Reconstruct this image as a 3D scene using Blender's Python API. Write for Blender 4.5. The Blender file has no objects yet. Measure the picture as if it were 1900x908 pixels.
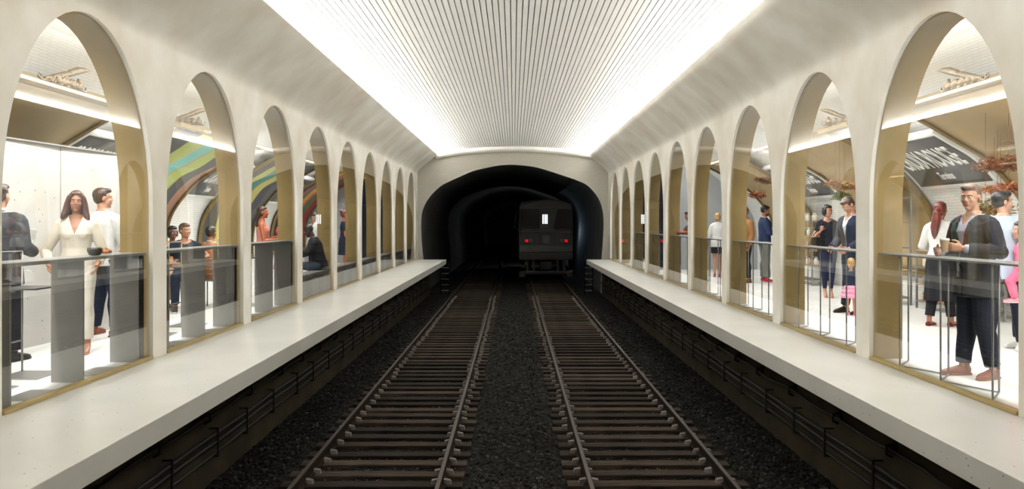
import bpy, bmesh, math, random
from mathutils import Vector, Matrix, noise
random.seed(7)
SC = bpy.context.scene
COL = SC.collection
CAM = 1.4                       # eye height above the platform
R = math.radians

# ------------------------------------------------------------------ materials
def new_mat(name):
    m = bpy.data.materials.new(name); m.use_nodes = True
    nt = m.node_tree
    return m, nt, nt.nodes['Principled BSDF']
def simple(name, col, rough=.6, metal=0.0, var=0.0, vscale=6.0, bump=0.0, bscale=40.0, stretch=None, spec=None):
    m, nt, b = new_mat(name)
    b.inputs['Base Color'].default_value = (*col, 1)
    b.inputs['Roughness'].default_value = rough
    b.inputs['Metallic'].default_value = metal
    if spec is not None: b.inputs['Specular IOR Level'].default_value = spec
    tc = nt.nodes.new('ShaderNodeTexCoord')
    src = tc.outputs['Object']
    if stretch:
        mp = nt.nodes.new('ShaderNodeMapping'); mp.inputs['Scale'].default_value = stretch
        nt.links.new(src, mp.inputs['Vector']); src = mp.outputs['Vector']
    if var:
        n = nt.nodes.new('ShaderNodeTexNoise'); n.inputs['Scale'].default_value = vscale
        n.inputs['Detail'].default_value = 5
        nt.links.new(src, n.inputs['Vector'])
        r = nt.nodes.new('ShaderNodeValToRGB')
        r.color_ramp.elements[0].position = .3; r.color_ramp.elements[1].position = .7
        r.color_ramp.elements[0].color = tuple(max(0, c*(1-var)) for c in col)+(1,)
        r.color_ramp.elements[1].color = tuple(min(1, c*(1+var)) for c in col)+(1,)
        nt.links.new(n.outputs['Fac'], r.inputs['Fac'])
        nt.links.new(r.outputs['Color'], b.inputs['Base Color'])
    if bump:
        n = nt.nodes.new('ShaderNodeTexNoise'); n.inputs['Scale'].default_value = bscale
        n.inputs['Detail'].default_value = 4
        nt.links.new(src, n.inputs['Vector'])
        bp = nt.nodes.new('ShaderNodeBump'); bp.inputs['Strength'].default_value = bump
        bp.inputs['Distance'].default_value = .01
        nt.links.new(n.outputs['Fac'], bp.inputs['Height'])
        nt.links.new(bp.outputs['Normal'], b.inputs['Normal'])
    return m
def cloth(name, col, rough=.85, var=.12):
    return simple(name, col, rough, 0, var, 9.0, 1.0, 7.0, spec=.2, stretch=(1, 1, .55))
def terrazzo(name, c0, c1, speck, rough, sscale=14.0, thr=.06, keep=.35):
    m, nt, b = new_mat(name); L = nt.links
    tc = nt.nodes.new('ShaderNodeTexCoord')
    n = nt.nodes.new('ShaderNodeTexNoise'); n.inputs['Scale'].default_value = .9; n.inputs['Detail'].default_value = 6
    L.new(tc.outputs['Object'], n.inputs['Vector'])
    r = nt.nodes.new('ShaderNodeValToRGB')
    r.color_ramp.elements[0].position = .35; r.color_ramp.elements[1].position = .68
    r.color_ramp.elements[0].color = (*c0, 1); r.color_ramp.elements[1].color = (*c1, 1)
    L.new(n.outputs['Fac'], r.inputs['Fac'])
    v = nt.nodes.new('ShaderNodeTexVoronoi'); v.inputs['Scale'].default_value = sscale
    L.new(tc.outputs['Object'], v.inputs['Vector'])
    lt = nt.nodes.new('ShaderNodeMath'); lt.operation = 'LESS_THAN'; lt.inputs[1].default_value = thr
    L.new(v.outputs['Distance'], lt.inputs[0])
    sp = nt.nodes.new('ShaderNodeSeparateColor'); L.new(v.outputs['Color'], sp.inputs['Color'])
    k = nt.nodes.new('ShaderNodeMath'); k.operation = 'LESS_THAN'; k.inputs[1].default_value = keep
    L.new(sp.outputs[0], k.inputs[0])
    mu = nt.nodes.new('ShaderNodeMath'); mu.operation = 'MULTIPLY'
    L.new(lt.outputs[0], mu.inputs[0]); L.new(k.outputs[0], mu.inputs[1])
    mx = nt.nodes.new('ShaderNodeMix'); mx.data_type = 'RGBA'
    L.new(mu.outputs[0], mx.inputs['Factor']); L.new(r.outputs['Color'], mx.inputs['A'])
    mx.inputs['B'].default_value = (*speck, 1)
    L.new(mx.outputs['Result'], b.inputs['Base Color'])
    b.inputs['Roughness'].default_value = rough
    return m
def tiles(name, c, mortar, bw, bh, ms, rough, bump=.6):
    m, nt, b = new_mat(name); L = nt.links
    tc = nt.nodes.new('ShaderNodeTexCoord')
    br = nt.nodes.new('ShaderNodeTexBrick')
    br.inputs['Color1'].default_value = (*c, 1); br.inputs['Color2'].default_value = (*[x*.95 for x in c], 1)
    br.inputs['Mortar'].default_value = (*mortar, 1)
    br.inputs['Scale'].default_value = 1; br.inputs['Mortar Size'].default_value = ms
    br.inputs['Mortar Smooth'].default_value = .3
    br.inputs['Brick Width'].default_value = bw; br.inputs['Row Height'].default_value = bh
    L.new(tc.outputs['UV'], br.inputs['Vector'])
    L.new(br.outputs['Color'], b.inputs['Base Color'])
    bp = nt.nodes.new('ShaderNodeBump'); bp.inputs['Strength'].default_value = bump; bp.inputs['Distance'].default_value = .006
    bp.invert = True
    L.new(br.outputs['Fac'], bp.inputs['Height']); L.new(bp.outputs['Normal'], b.inputs['Normal'])
    b.inputs['Roughness'].default_value = rough
    return m
def glass_mat(name, tint=(.97, .98, .97)):
    m = bpy.data.materials.new(name); m.use_nodes = True; nt = m.node_tree; nt.nodes.clear(); L = nt.links
    out = nt.nodes.new('ShaderNodeOutputMaterial')
    geo = nt.nodes.new('ShaderNodeNewGeometry')
    ior = nt.nodes.new('ShaderNodeMix'); ior.data_type = 'FLOAT'
    L.new(geo.outputs['Backfacing'], ior.inputs['Factor'])
    ior.inputs['A'].default_value = 1.5; ior.inputs['B'].default_value = 1/1.5
    fr = nt.nodes.new('ShaderNodeFresnel'); L.new(ior.outputs['Result'], fr.inputs['IOR'])
    t = nt.nodes.new('ShaderNodeBsdfTransparent'); t.inputs['Color'].default_value = (*tint, 1)
    g = nt.nodes.new('ShaderNodeBsdfGlossy'); g.inputs['Roughness'].default_value = 0.0
    mx = nt.nodes.new('ShaderNodeMixShader')
    L.new(fr.outputs[0], mx.inputs[0]); L.new(t.outputs[0], mx.inputs[1]); L.new(g.outputs[0], mx.inputs[2])
    L.new(mx.outputs[0], out.inputs['Surface'])
    return m
def emit(name, col, s):
    m, nt, b = new_mat(name)
    b.inputs['Base Color'].default_value = (*col, 1)
    b.inputs['Emission Color'].default_value = (*col, 1); b.inputs['Emission Strength'].default_value = s
    return m
def art(name, W, cols, seed, k=.22):
    """abstract painted bands across the panel, edges wandering (UV space, metres)"""
    m, nt, b = new_mat(name); L = nt.links
    tc = nt.nodes.new('ShaderNodeTexCoord')
    sx = nt.nodes.new('ShaderNodeSeparateXYZ'); L.new(tc.outputs['UV'], sx.inputs[0])
    mp = nt.nodes.new('ShaderNodeMapping'); mp.inputs['Location'].default_value = (seed, seed*.7, 0); mp.inputs['Scale'].default_value = (.28, .62, 1)
    L.new(tc.outputs['UV'], mp.inputs['Vector'])
    n = nt.nodes.new('ShaderNodeTexNoise'); n.inputs['Scale'].default_value = 1.3; n.inputs['Detail'].default_value = .8
    L.new(mp.outputs['Vector'], n.inputs['Vector'])
    d = nt.nodes.new('ShaderNodeMath'); d.operation = 'DIVIDE'; d.inputs[1].default_value = W; L.new(sx.outputs['X'], d.inputs[0])
    o = nt.nodes.new('ShaderNodeMath'); o.operation = 'SUBTRACT'; o.inputs[1].default_value = .5; L.new(n.outputs['Fac'], o.inputs[0])
    f = nt.nodes.new('ShaderNodeMath'); f.operation = 'MULTIPLY_ADD'; f.inputs[1].default_value = k*2
    L.new(o.outputs[0], f.inputs[0]); L.new(d.outputs[0], f.inputs[2])
    r = nt.nodes.new('ShaderNodeValToRGB'); r.color_ramp.interpolation = 'CONSTANT'
    els = r.color_ramp.elements
    while len(els) < len(cols): els.new(.5)
    for i, (p, c) in enumerate(cols): els[i].position = p; els[i].color = (*c, 1)
    L.new(f.outputs[0], r.inputs['Fac']); L.new(r.outputs['Color'], b.inputs['Base Color'])
    b.inputs['Roughness'].default_value = .45
    return m

M = {}
M['plaster'] = simple('warm plaster', (.75, .73, .672), .7, 0, .15, 1.1, .12, 9.0)
for _n in M['plaster'].node_tree.nodes:
    if _n.type == 'VALTORGB': _n.color_ramp.elements[0].color = (.63, .585, .505, 1); _n.color_ramp.elements[1].color = (.82, .815, .775, 1)
M['slat'] = simple('slat white', (.80, .785, .745), .5, 0, .03, 3.0)
M['slat_back'] = simple('ceiling backing', (.72, .71, .67), .8)
M['platform'] = terrazzo('platform terrazzo', (.58, .58, .555), (.66, .66, .635), (.18, .18, .175), .28, 15.0, .10, .30)
M['floor'] = terrazzo('gallery floor', (.80, .80, .78), (.86, .86, .84), (.6, .6, .6), .25, 8.0, .05, .3)
M['kiosk'] = terrazzo('kiosk terrazzo', (.44, .425, .40), (.49, .475, .45), (.18, .165, .15), .12, 9.0, .09, .4)
M['tile'] = tiles('bevelled white tile', (.72, .72, .70), (.56, .55, .52), .15, .052, .005, .22, .5)
M['endtile'] = tiles('end wall tile', (.46, .445, .395), (.39, .375, .33), .16, .07, .007, .3, .6)
M['gold'] = simple('brushed gold lining', (.53, .375, .165), .42, .35, .14, 1.6, .1, 30.0)
M['mesh_gold'] = simple('woven gold panel', (.42, .30, .14), .5, .3, .08, 2.0, .5, 160)
M['frame_gold'] = simple('gilt moulding', (.24, .165, .06), .42, .6, .2, 20, .3, 60)
M['bronze'] = simple('aged bronze', (.085, .058, .026), .5, .4, .45, 25, .5, 60)
M['brass'] = simple('brass sill', (.45, .34, .13), .35, .6, .08, 5)
M['glass'] = glass_mat('clear pane')
M['steel'] = simple('brushed steel', (.30, .30, .29), .35, .8, .05, 5)
M['rod'] = simple('slim steel rod', (.20, .20, .19), .4, .7)
M['counter'] = simple('counter grey', (.24, .235, .225), .3, .1, .05, 2)
M['grey_slab'] = simple('grey slab', (.165, .155, .148), .5, 0, .1, 2.5, .05, 20)
M['black'] = simple('black lacquer', (.02, .02, .022), .4)
M['plate_dark'] = simple('enamel sign', (.055, .052, .055), .3)
M['enamel_white'] = simple('enamel white', (.80, .80, .78), .3)
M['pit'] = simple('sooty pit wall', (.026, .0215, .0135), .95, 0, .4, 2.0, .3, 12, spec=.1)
M['cable'] = simple('cable sheath', (.009, .0083, .0075), .6, spec=.25)
M['bracket'] = simple('bracket iron', (.006, .0056, .005), .8, spec=.1)
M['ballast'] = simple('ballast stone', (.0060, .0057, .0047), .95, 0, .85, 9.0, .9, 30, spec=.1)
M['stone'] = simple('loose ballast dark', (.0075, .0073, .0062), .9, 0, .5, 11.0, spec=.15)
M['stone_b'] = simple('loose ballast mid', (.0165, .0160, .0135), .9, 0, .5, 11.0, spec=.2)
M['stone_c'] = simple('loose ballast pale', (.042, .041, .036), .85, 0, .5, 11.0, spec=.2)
M['sleeper'] = simple('creosoted timber', (0.0230, 0.0162, 0.0118), .9, 0, .75, 5.0, .7, 14, stretch=(.35, 3.5, 3.5), spec=.12)
_nt = M['sleeper'].node_tree; _b = _nt.nodes['Principled BSDF']; _src = _b.inputs['Base Color'].links[0].from_socket
_oi = _nt.nodes.new('ShaderNodeObjectInfo'); _mr = _nt.nodes.new('ShaderNodeMapRange'); _mr.inputs['To Min'].default_value = .45; _mr.inputs['To Max'].default_value = 1.9
_nt.links.new(_oi.outputs['Random'], _mr.inputs['Value']); _hs = _nt.nodes.new('ShaderNodeHueSaturation'); _nt.links.new(_mr.outputs['Result'], _hs.inputs['Value'])
_nt.links.new(_src, _hs.inputs['Color']); _nt.links.new(_hs.outputs['Color'], _b.inputs['Base Color'])
M['rail'] = simple('rusty rail', (.015, .0095, .007), .85, 0, .25, 8, spec=.08)
M['rail_top'] = simple('worn rail head', (.030, .0215, .017), .5, 0, .15, 8, spec=.25)
M['clip'] = simple('clip concrete', (.15, .13, .12), .8, 0, .15, 20, spec=.2)
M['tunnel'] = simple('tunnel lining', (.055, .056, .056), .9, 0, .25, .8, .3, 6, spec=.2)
M['tunnel_deep'] = simple('unlit depth lining', (.006, .006, .006), .95)  # near-black colour stands in for the unlit stretch of the tunnel
M['train'] = simple('train body', (0.0220, 0.0209, 0.0231), .45, .2, .1, 2)
M['train_dark'] = simple('train lower body', (0.0121, 0.0099, 0.0121), .5, .1)
M['train_band'] = simple('train band', (0.0880, 0.0853, 0.0825), .5, .2)
M['train_glass'] = simple('train glass', (.002, .002, .005), .2, spec=.12)
M['train_lamp'] = emit('lamp white', (.85, .95, 1.0), 1.2)
M['train_red'] = emit('tail lamp red', (1.0, .0, .004), .55)
M['lens'] = simple('dull lens', (.10, .07, .07), .3)
M['paper'] = simple('paper', (.8, .8, .78), .6)
M['part_grey'] = simple('grey partition', (.30, .31, .32), .5, 0, .05, 1)
M['navy_panel'] = simple('dark depth sheet', (.006, .008, .018), .15)
M['wood'] = simple('oak board', (.30, .18, .09), .55, 0, .25, 6, stretch=(1, 6, 6))
M['white'] = simple('white lacquer', (.6, .6, .59), .35)

# ------------------------------------------------------------------ object helpers
def link(o, parent=None):
    COL.objects.link(o)
    if parent is not None: o.parent = parent
    return o
def mk(name, V, F, mats, parent=None, uv=None, smooth=False, midx=None):
    me = bpy.data.meshes.new(name); me.from_pydata([tuple(v) for v in V], [], F); me.update()
    if not isinstance(mats, (list, tuple)): mats = [mats]
    for m in mats: me.materials.append(m)
    if midx: 
        for p, i in zip(me.polygons, midx): p.material_index = i
    if smooth:
        for p in me.polygons: p.use_smooth = True
    if uv:
        ul = me.uv_layers.new(name='UVMap')
        for p in me.polygons:
            for li in p.loop_indices: ul.data[li].uv = uv[me.loops[li].vertex_index]
    return link(bpy.data.objects.new(name, me), parent)
def tag(o, label, cat, group=None, kind=None):
    if label: o['label'] = label
    if cat: o['category'] = cat
    if group: o['group'] = group
    if kind: o['kind'] = kind
    return o
def struct(o, label=None, cat=None):
    o['kind'] = 'structure'
    if label: o['label'] = label
    if cat: o['category'] = cat
    return o
def empty(name, loc=(0, 0, 0), rz=0):
    o = bpy.data.objects.new(name, None); o.location = loc; o.rotation_euler = (0, 0, rz); o.empty_display_size = .1
    return link(o)
class MB:
    """collects shapes, builds them as one mesh"""
    def __init__(s): s.V = []; s.F = []; s.I = []; s.cur = 0
    def add(s, V, F):
        n = len(s.V); s.V += [Vector(v) for v in V]; s.F += [tuple(i+n for i in f) for f in F]; s.I += [s.cur]*len(F)
    def box(s, x0, x1, y0, y1, z0, z1, bev=0.0, mat=None):
        bm = bmesh.new(); bmesh.ops.create_cube(bm, size=1)
        for v in bm.verts:
            v.co = Vector((x0+(v.co.x+.5)*(x1-x0), y0+(v.co.y+.5)*(y1-y0), z0+(v.co.z+.5)*(z1-z0)))
        if bev: bmesh.ops.bevel(bm, geom=bm.edges[:], offset=bev, segments=2, affect='EDGES', profile=.6)
        bm.verts.index_update()
        V = [v.co.copy() for v in bm.verts]
        if mat: V = [mat @ v for v in V]
        F = [tuple(v.index for v in f.verts) for f in bm.faces]; bm.free(); s.add(V, F); return s
    def ell(s, c, r, rot=None, seg=14, rings=9):
        V = []; F = []; c = Vector(c)
        if not isinstance(r, (tuple, list, Vector)): r = (r, r, r)
        def P(v): 
            v = Vector((v[0]*r[0], v[1]*r[1], v[2]*r[2]))
            if rot is not None: v = rot @ v
            return c+v
        V.append(P((0, 0, 1)))
        for i in range(1, rings):
            a = math.pi*i/rings
            for j in range(seg):
                b = 2*math.pi*j/seg; V.append(P((math.sin(a)*math.cos(b), math.sin(a)*math.sin(b), math.cos(a))))
        V.append(P((0, 0, -1))); L = len(V)-1
        for j in range(seg): F.append((0, 1+j, 1+(j+1) % seg))
        for i in range(rings-2):
            for j in range(seg):
                a = 1+i*seg+j; b = 1+i*seg+(j+1) % seg; F.append((a, a+seg, b+seg, b))
        for j in range(seg): F.append((L, 1+(rings-2)*seg+(j+1) % seg, 1+(rings-2)*seg+j))
        s.add(V, F); return s
    def rings(s, rs, cap=True):
        n = len(rs[0]); V = [p for r in rs for p in r]; F = []
        for i in range(len(rs)-1):
            for j in range(n):
                a = i*n+j; b = i*n+(j+1) % n; F.append((a, b, b+n, a+n))
        if cap:
            F.append(tuple(range(n))[::-1]); F.append(tuple((len(rs)-1)*n+j for j in range(n)))
        s.add(V, F); return s
    def tube(s, pts, rad, seg=10, cap=True, side=None):
        pts = [Vector(p) for p in pts]
        if not isinstance(rad, (list, tuple)): rad = [rad]*len(pts)
        rs = []; u = None
        for i, p in enumerate(pts):
            t = (pts[min(i+1, len(pts)-1)]-pts[max(i-1, 0)]).normalized()
            if u is None:
                ref = Vector(side) if side else (Vector((0, 0, 1)) if abs(t.z) < .9 else Vector((1, 0, 0)))
                u = (ref - t*ref.dot(t)).normalized()
            else:
                u = (u - t*u.dot(t)); u = u.normalized() if u.length > 1e-6 else Vector((1, 0, 0))
            w = t.cross(u); r = rad[i]; ra, rb = (r if isinstance(r, (tuple, list)) else (r, r))
            rs.append([p+u*ra*math.cos(2*math.pi*j/seg)+w*rb*math.sin(2*math.pi*j/seg) for j in range(seg)])
        return s.rings(rs, cap)
    def lathe(s, c, prof, seg=20):
        c = Vector(c)
        return s.rings([[c+Vector((r*math.cos(2*math.pi*j/seg), r*math.sin(2*math.pi*j/seg), z)) for j in range(seg)] for r, z in prof])
    def build(s, name, mats, parent=None, smooth=False, multi=False):
        return mk(name, s.V, s.F, mats, parent, smooth=smooth, midx=s.I if multi else None)
def remeshed(mb, voxel, smooth=3, cut=None, solid=0.0):
    """voxel-union of all shapes into one continuous surface; returns a mesh"""
    me = bpy.data.meshes.new('tmp'); me.from_pydata([tuple(v) for v in mb.V], [], mb.F)
    o = bpy.data.objects.new('tmp', me); COL.objects.link(o)
    r = o.modifiers.new('r', 'REMESH'); r.mode = 'VOXEL'; r.voxel_size = voxel
    if smooth:
        q = o.modifiers.new('s', 'SMOOTH'); q.iterations = smooth; q.factor = .5
    dg = bpy.context.evaluated_depsgraph_get(); dg.update()
    out = bpy.data.meshes.new_from_object(o.evaluated_get(dg), depsgraph=dg)
    bpy.data.objects.remove(o); bpy.data.meshes.remove(me)
    if cut or solid:
        bm = bmesh.new(); bm.from_mesh(out)
        if cut:
            dele = [f for f in bm.faces if cut(f.calc_center_median())]
            bmesh.ops.delete(bm, geom=dele, context='FACES')
            for _ in range(2):
                bv = [v for v in bm.verts if v.is_boundary]
                pos = {}
                for v in bv:
                    nb = [e.other_vert(v) for e in v.link_edges if e.is_boundary]
                    if len(nb) == 2: pos[v] = (nb[0].co+nb[1].co+v.co*2)/4
                for v, p in pos.items(): v.co = p
        if solid:
            bm.normal_update(); bmesh.ops.solidify(bm, geom=bm.faces[:], thickness=solid)
        bm.to_mesh(out); bm.free()
    for p in out.polygons: p.use_smooth = True
    return out
def mobj(name, me, mats, parent):
    me.name = name; me.materials.clear()
    for m in (mats if isinstance(mats, (list, tuple)) else [mats]): me.materials.append(m)
    return link(bpy.data.objects.new(name, me), parent)
def copy_tree(o, parent=None):
    c = o.copy(); COL.objects.link(c)
    if parent is not None: c.parent = parent
    for ch in [x for x in o.children]: copy_tree(ch, c)
    return c

# ------------------------------------------------------------------ station shell
XW = {-1: 3.70, 1: 3.65}        # wall face
XE = {-1: 2.54, 1: 2.745}       # platform edge
XP = {-1: 3.14, 1: 3.30}        # pit wall
TH = .33
Y0, Y1 = -3.0, 31.2
PER, ZC0, HA, SPR, RISE = 2.775, 7.07, 1.225, 1.55, 1.67
BAYS = [ZC0+PER*k for k in range(9)]
SIDE = {-1: 'left', 1: 'right'}

def sweep(prof, y0, y1, ny=2, name='x', mat=None, parent=None, smooth=True):
    V = []; uv = []; F = []
    s = [0]
    for a, b in zip(prof, prof[1:]): s.append(s[-1]+math.dist(a, b))
    for j in range(ny):
        y = y0+(y1-y0)*j/(ny-1)
        for (x, z), q in zip(prof, s): V.append((x, y, z)); uv.append((y, q))
    n = len(prof)
    for j in range(ny-1):
        for i in range(n-1):
            a = j*n+i; F.append((a, a+1, a+1+n, a+n))
    return mk(name, V, F, mat, parent, uv, smooth)

def arch_pts(zc, n=28):
    """outline of one opening as (y, z), floor to floor"""
    P = [(zc-HA, 0)]
    for i in range(n+1):
        a = math.pi*i/n
        P.append((zc-HA*math.cos(a), SPR+RISE*math.sin(a)))
    P.append((zc+HA, 0)); return P

def cove_profile(sx):
    xw = XW[sx]
    P = [(0, 3.235), (.0003, 3.25), (.003, 3.275), (.011, 3.305), (.030, 3.345), (.065, 3.395), (.12, 3.455), (.20, 3.53), (.30, 3.615), (.44, 3.73), (.55, 3.82), (.66, 3.91), (xw-2.93, 4.0)]
    out = []
    for i in range(len(P)-1):
        p0 = P[max(i-1, 0)]; p1 = P[i]; p2 = P[i+1]; p3 = P[min(i+2, len(P)-1)]
        for j in range(3):
            t = j/3
            out.append(tuple(.5*((2*b)+(-a+c)*t+(2*a-5*b+4*c-d)*t*t+(-a+3*b-3*c+d)*t**3) for a, b, c, d in zip(p0, p1, p2, p3)))
    return [(xw-x, z) for x, z in out+[P[-1]]]
def build_wall(sx):
    xw = XW[sx]*sx; xi = xw+sx*TH; TOP = 3.235
    V = []; F = []
    def quad(a, b, c, d):
        n = len(V); V.extend([a, b, c, d]); F.append((n, n+1, n+2, n+3))
    for X in (xw, xi):
        cols = [(Y0, 0)]
        edges = [Y0]
        prev = Y0
        for zc in BAYS:
            quad((X, prev, 0), (X, zc-HA, 0), (X, zc-HA, TOP), (X, prev, TOP))
            P = arch_pts(zc)[1:-1]
            for (ya, za), (yb, zb) in zip(P, P[1:]):
                quad((X, ya, za), (X, yb, zb), (X, yb, TOP), (X, ya, TOP))
            prev = zc+HA
        quad((X, prev, 0), (X, Y1, 0), (X, Y1, TOP), (X, prev, TOP))
    # reveal edge strips (plaster arris, 20 mm) so the wall reads as solid
    for zc in BAYS:
        P = arch_pts(zc)
        for (ya, za), (yb, zb) in zip(P, P[1:]):
            quad((xw, ya, za), (xw, yb, zb), (xi, yb, zb), (xi, ya, za))
    # cove
    pr = cove_profile(sx); pr = pr + [(2.93, 4.012), (2.95, 4.012), (3.03, 3.955), (3.16, 3.90), (3.72, 3.87), (abs(xw)+TH, 3.42)]
    for (xa, za), (xb, zb) in zip(pr, pr[1:]):
        quad((xa*sx, Y0, za), (xa*sx, Y1, za), (xb*sx, Y1, zb), (xb*sx, Y0, zb))
    o = mk('wall_'+SIDE[sx], V, F, M['plaster'])
    bm = bmesh.new(); bm.from_mesh(o.data); bmesh.ops.remove_doubles(bm, verts=bm.verts, dist=.0005)
    bmesh.ops.recalc_face_normals(bm, faces=bm.faces); bm.to_mesh(o.data); bm.free()
    for p in o.data.polygons: p.use_smooth = 3.236 < p.center.z < 3.94 and 2.93 < abs(p.center.x) < abs(xw)
    struct(o, SIDE[sx]+' arcaded wall of pale plaster with nine arches, curving into the ceiling', 'wall')
for sx in (-1, 1): build_wall(sx)

def build_window(sx, k, num):
    zc = BAYS[k]; xw = XW[sx]*sx; d = sx
    w = struct(empty('window_%d' % num, (xw, zc, 0)))
    w['label'] = '%s %s wall arch window from the camera, with gold lining and clear glass' % ('first second third fourth fifth sixth seventh eighth ninth'.split()[k], SIDE[sx])
    # gold lining, 6 mm proud of the plaster reveal
    P = arch_pts(zc); V = []; F = []; e = .012
    def ins(y, z): return ((y-zc)*(1-e/HA), z-(e if z > .01 else -.004))
    pts = [ins(*p) for p in P]
    for (y, z) in pts: V += [(d*.046, y, z), (d*(TH+.004), y, z)]
    for i in range(len(pts)-1): F.append((2*i, 2*i+1, 2*i+3, 2*i+2))
    n = len(V)
    for (y, z), (yo, zo) in zip(pts, P): V += [(d*.046, yo-zc, zo), (d*(TH+.004), yo-zc, zo)]
    for i in range(len(pts)-1):
        F.append((2*i, 2*i+2, n+2*i+2, n+2*i)); F.append((2*i+1, 2*i+3, n+2*i+3, n+2*i+1))
    mk('gold_lining', V, F, M['gold'], w, smooth=False)
    for p in w.children[-1].data.polygons: p.use_smooth = True
    # glass pane, 12 mm thick, following the arch
    pts = [((y-zc)*(1-.014/HA), max(z-.014, .03)) for y, z in P]; m = len(pts)
    V = [(d*.03, y, z) for y, z in pts]+[(d*.042, y, z) for y, z in pts]
    F = [tuple(range(m)), tuple(range(2*m-1, m-1, -1))]
    F += [(i, (i+1) % m, (i+1) % m+m, i+m) for i in range(m)]
    g = mk('glass_pane', V, F, M['glass'], w)
    bm = bmesh.new(); bm.from_mesh(g.data); bmesh.ops.recalc_face_normals(bm, faces=bm.faces); bm.to_mesh(g.data); bm.free()
    b = MB(); x0, x1 = sorted((-d*.012, d*.058)); b.box(x0, x1, -HA+.01, HA-.01, .002, .03, .004)
    b.build('brass_sill', M['brass'], w)
num = 0
for sx in (-1, 1):
    for k in range(9): num += 1; build_window(sx, k, num)

# slatted vault: one surface of boards following an arc
def vault_z(x): return 4.36-.0255*x*x-.0004*x**4
def build_ceiling():
    V = []; F = []; mi = []
    def quad(a, b, c, d, i):
        n = len(V); V.extend([a, b, c, d]); F.append((n, n+1, n+2, n+3)); mi.append(i)
    pitch = .083; n = 44
    for i in range(-n, n+1):
        xc = i*pitch; z = vault_z(xc); w = .0335
        za, zb = vault_z(xc-w), vault_z(xc+w)
        quad((xc-w, Y0, za), (xc+w, Y0, zb), (xc+w, Y1, zb), (xc-w, Y1, za), 0)
        for q, zz in ((xc-w, za), (xc+w, zb)):
            quad((q, Y0, zz), (q, Y1, zz), (q, Y1, zz+.045), (q, Y0, zz+.045), 0)
    N = 40
    for i in range(N):
        a = -3.8+7.6*i/N; b = -3.8+7.6*(i+1)/N
        quad((a, Y0, vault_z(a)+.045), (b, Y0, vault_z(b)+.045), (b, Y1, vault_z(b)+.045), (a, Y1, vault_z(a)+.045), 1)
    o = mk('ceiling', V, F, [M['slat'], M['slat_back']], midx=mi)
    struct(o, 'shallow white slatted vault over the tracks', 'ceiling')
build_ceiling()

# platforms, pit, ballast
for sx in (-1, 1):
    b = MB(); x0, x1 = sorted((XE[sx]*sx, (XW[sx]+.02)*sx)); b.box(x0, x1, Y0, 30.5, -.17, 0, .006)
    struct(b.build('floor_platform_'+SIDE[sx], M['platform']), SIDE[sx]+' platform slab of pale speckled terrazzo beside the tracks', 'platform')
    b = MB(); x0, x1 = sorted(((XW[sx]+.02)*sx, 7.6*sx)); b.box(x0, x1, Y0, Y1, -.17, 0)
    struct(b.build('floor_gallery_'+SIDE[sx], M['floor']), 'bright white floor of the gallery behind the %s arches' % SIDE[sx], 'floor')
    b = MB(); x0, x1 = sorted((XP[sx]*sx, (XP[sx]+.3)*sx)); b.box(x0, x1, Y0, 30.3, -1.6, -.17)
    struct(b.build('wall_pit_'+SIDE[sx], M['pit']), 'sooty dark wall under the %s platform' % SIDE[sx], 'wall')

def build_ballast():
    V = []; F = []
    xs = [-3.7+7.4*i/92 for i in range(93)]
    ys = []; y = 5.5
    while y < 31: ys.append(y); y += .05+.004*(y-5.5)
    ys += [32+1.5*i for i in range(44)]
    ys = [-2.99, 5.0]+ys
    for y in ys:
        for xi_ in range(93):
            x = (-3.135 if y < 30.4 else -3.41) + ((6.43 if y < 30.4 else 6.76))*xi_/92
            z = -1.355
            ax = abs(x)
            if ax < .50: z += .05*min(1, (.55-ax)/.15)
            if ax > 2.35: z += .055*min(1, (ax-2.35)/.2)
            z += .022*noise.noise(Vector((x*9, y*9, 0))) + .012*noise.noise(Vector((x*23, y*23, 3)))
            V.append((x, y, z))
    n = len(xs)
    for j in range(len(ys)-1):
        for i in range(n-1):
            a = j*n+i; F.append((a, a+1, a+n+1, a+n))
    b = MB()
    me = bpy.data.meshes.new('s')
    ico = bmesh.new(); bmesh.ops.create_icosphere(ico, subdivisions=1, radius=1)
    iv = [v.co.copy() for v in ico.verts]; ico.verts.index_update(); fi = [tuple(v.index for v in f.verts) for f in ico.faces]; ico.free()
    SV = []; SF = []; SM = []
    for q in range(40000):
        y = 6.8+ (random.random()**1.8)*18
        x = random.uniform(-3.1, 3.25)
        ax = abs(x)
        if .42 < ax < 2.5 and random.random() < .35: continue
        base = -1.355 + (.05*min(1, (.55-ax)/.15) if ax < .5 else 0) + (.055*min(1, (ax-2.35)/.2) if ax > 2.35 else 0)
        r = random.choice((random.uniform(.010, .022), random.uniform(.014, .032)))
        if .42 < ax < 2.5: base -= .004; r = min(r, .026)
        rot = Matrix.Rotation(random.random()*6.28, 3, 'Z') @ Matrix.Rotation(random.random()*3, 3, 'X')
        sc = Vector((r, r*random.uniform(.6, 1), r*random.uniform(.45, .8))); n0 = len(SV)
        c = Vector((x, y, base+r*.25))
        for v in iv:
            k = random.uniform(.8, 1.15)
            SV.append(c+rot @ Vector((v.x*sc.x*k, v.y*sc.y*k, v.z*sc.z*k)))
        SF += [tuple(i+n0 for i in f) for f in fi]; SM += [random.choice((1, 1, 2, 2, 2, 3))]*len(fi)
    nb = len(V); nf = len(F)
    V = V+SV; F = F+[tuple(i+nb for i in f) for f in SF]
    o = mk('ballast', V, F, [M['ballast'], M['stone'], M['stone_b'], M['stone_c']], midx=[0]*nf+SM)
    tag(o, 'dark grey crushed stone ballast around and between the two tracks', 'gravel', kind='stuff')
build_ballast()

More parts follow.
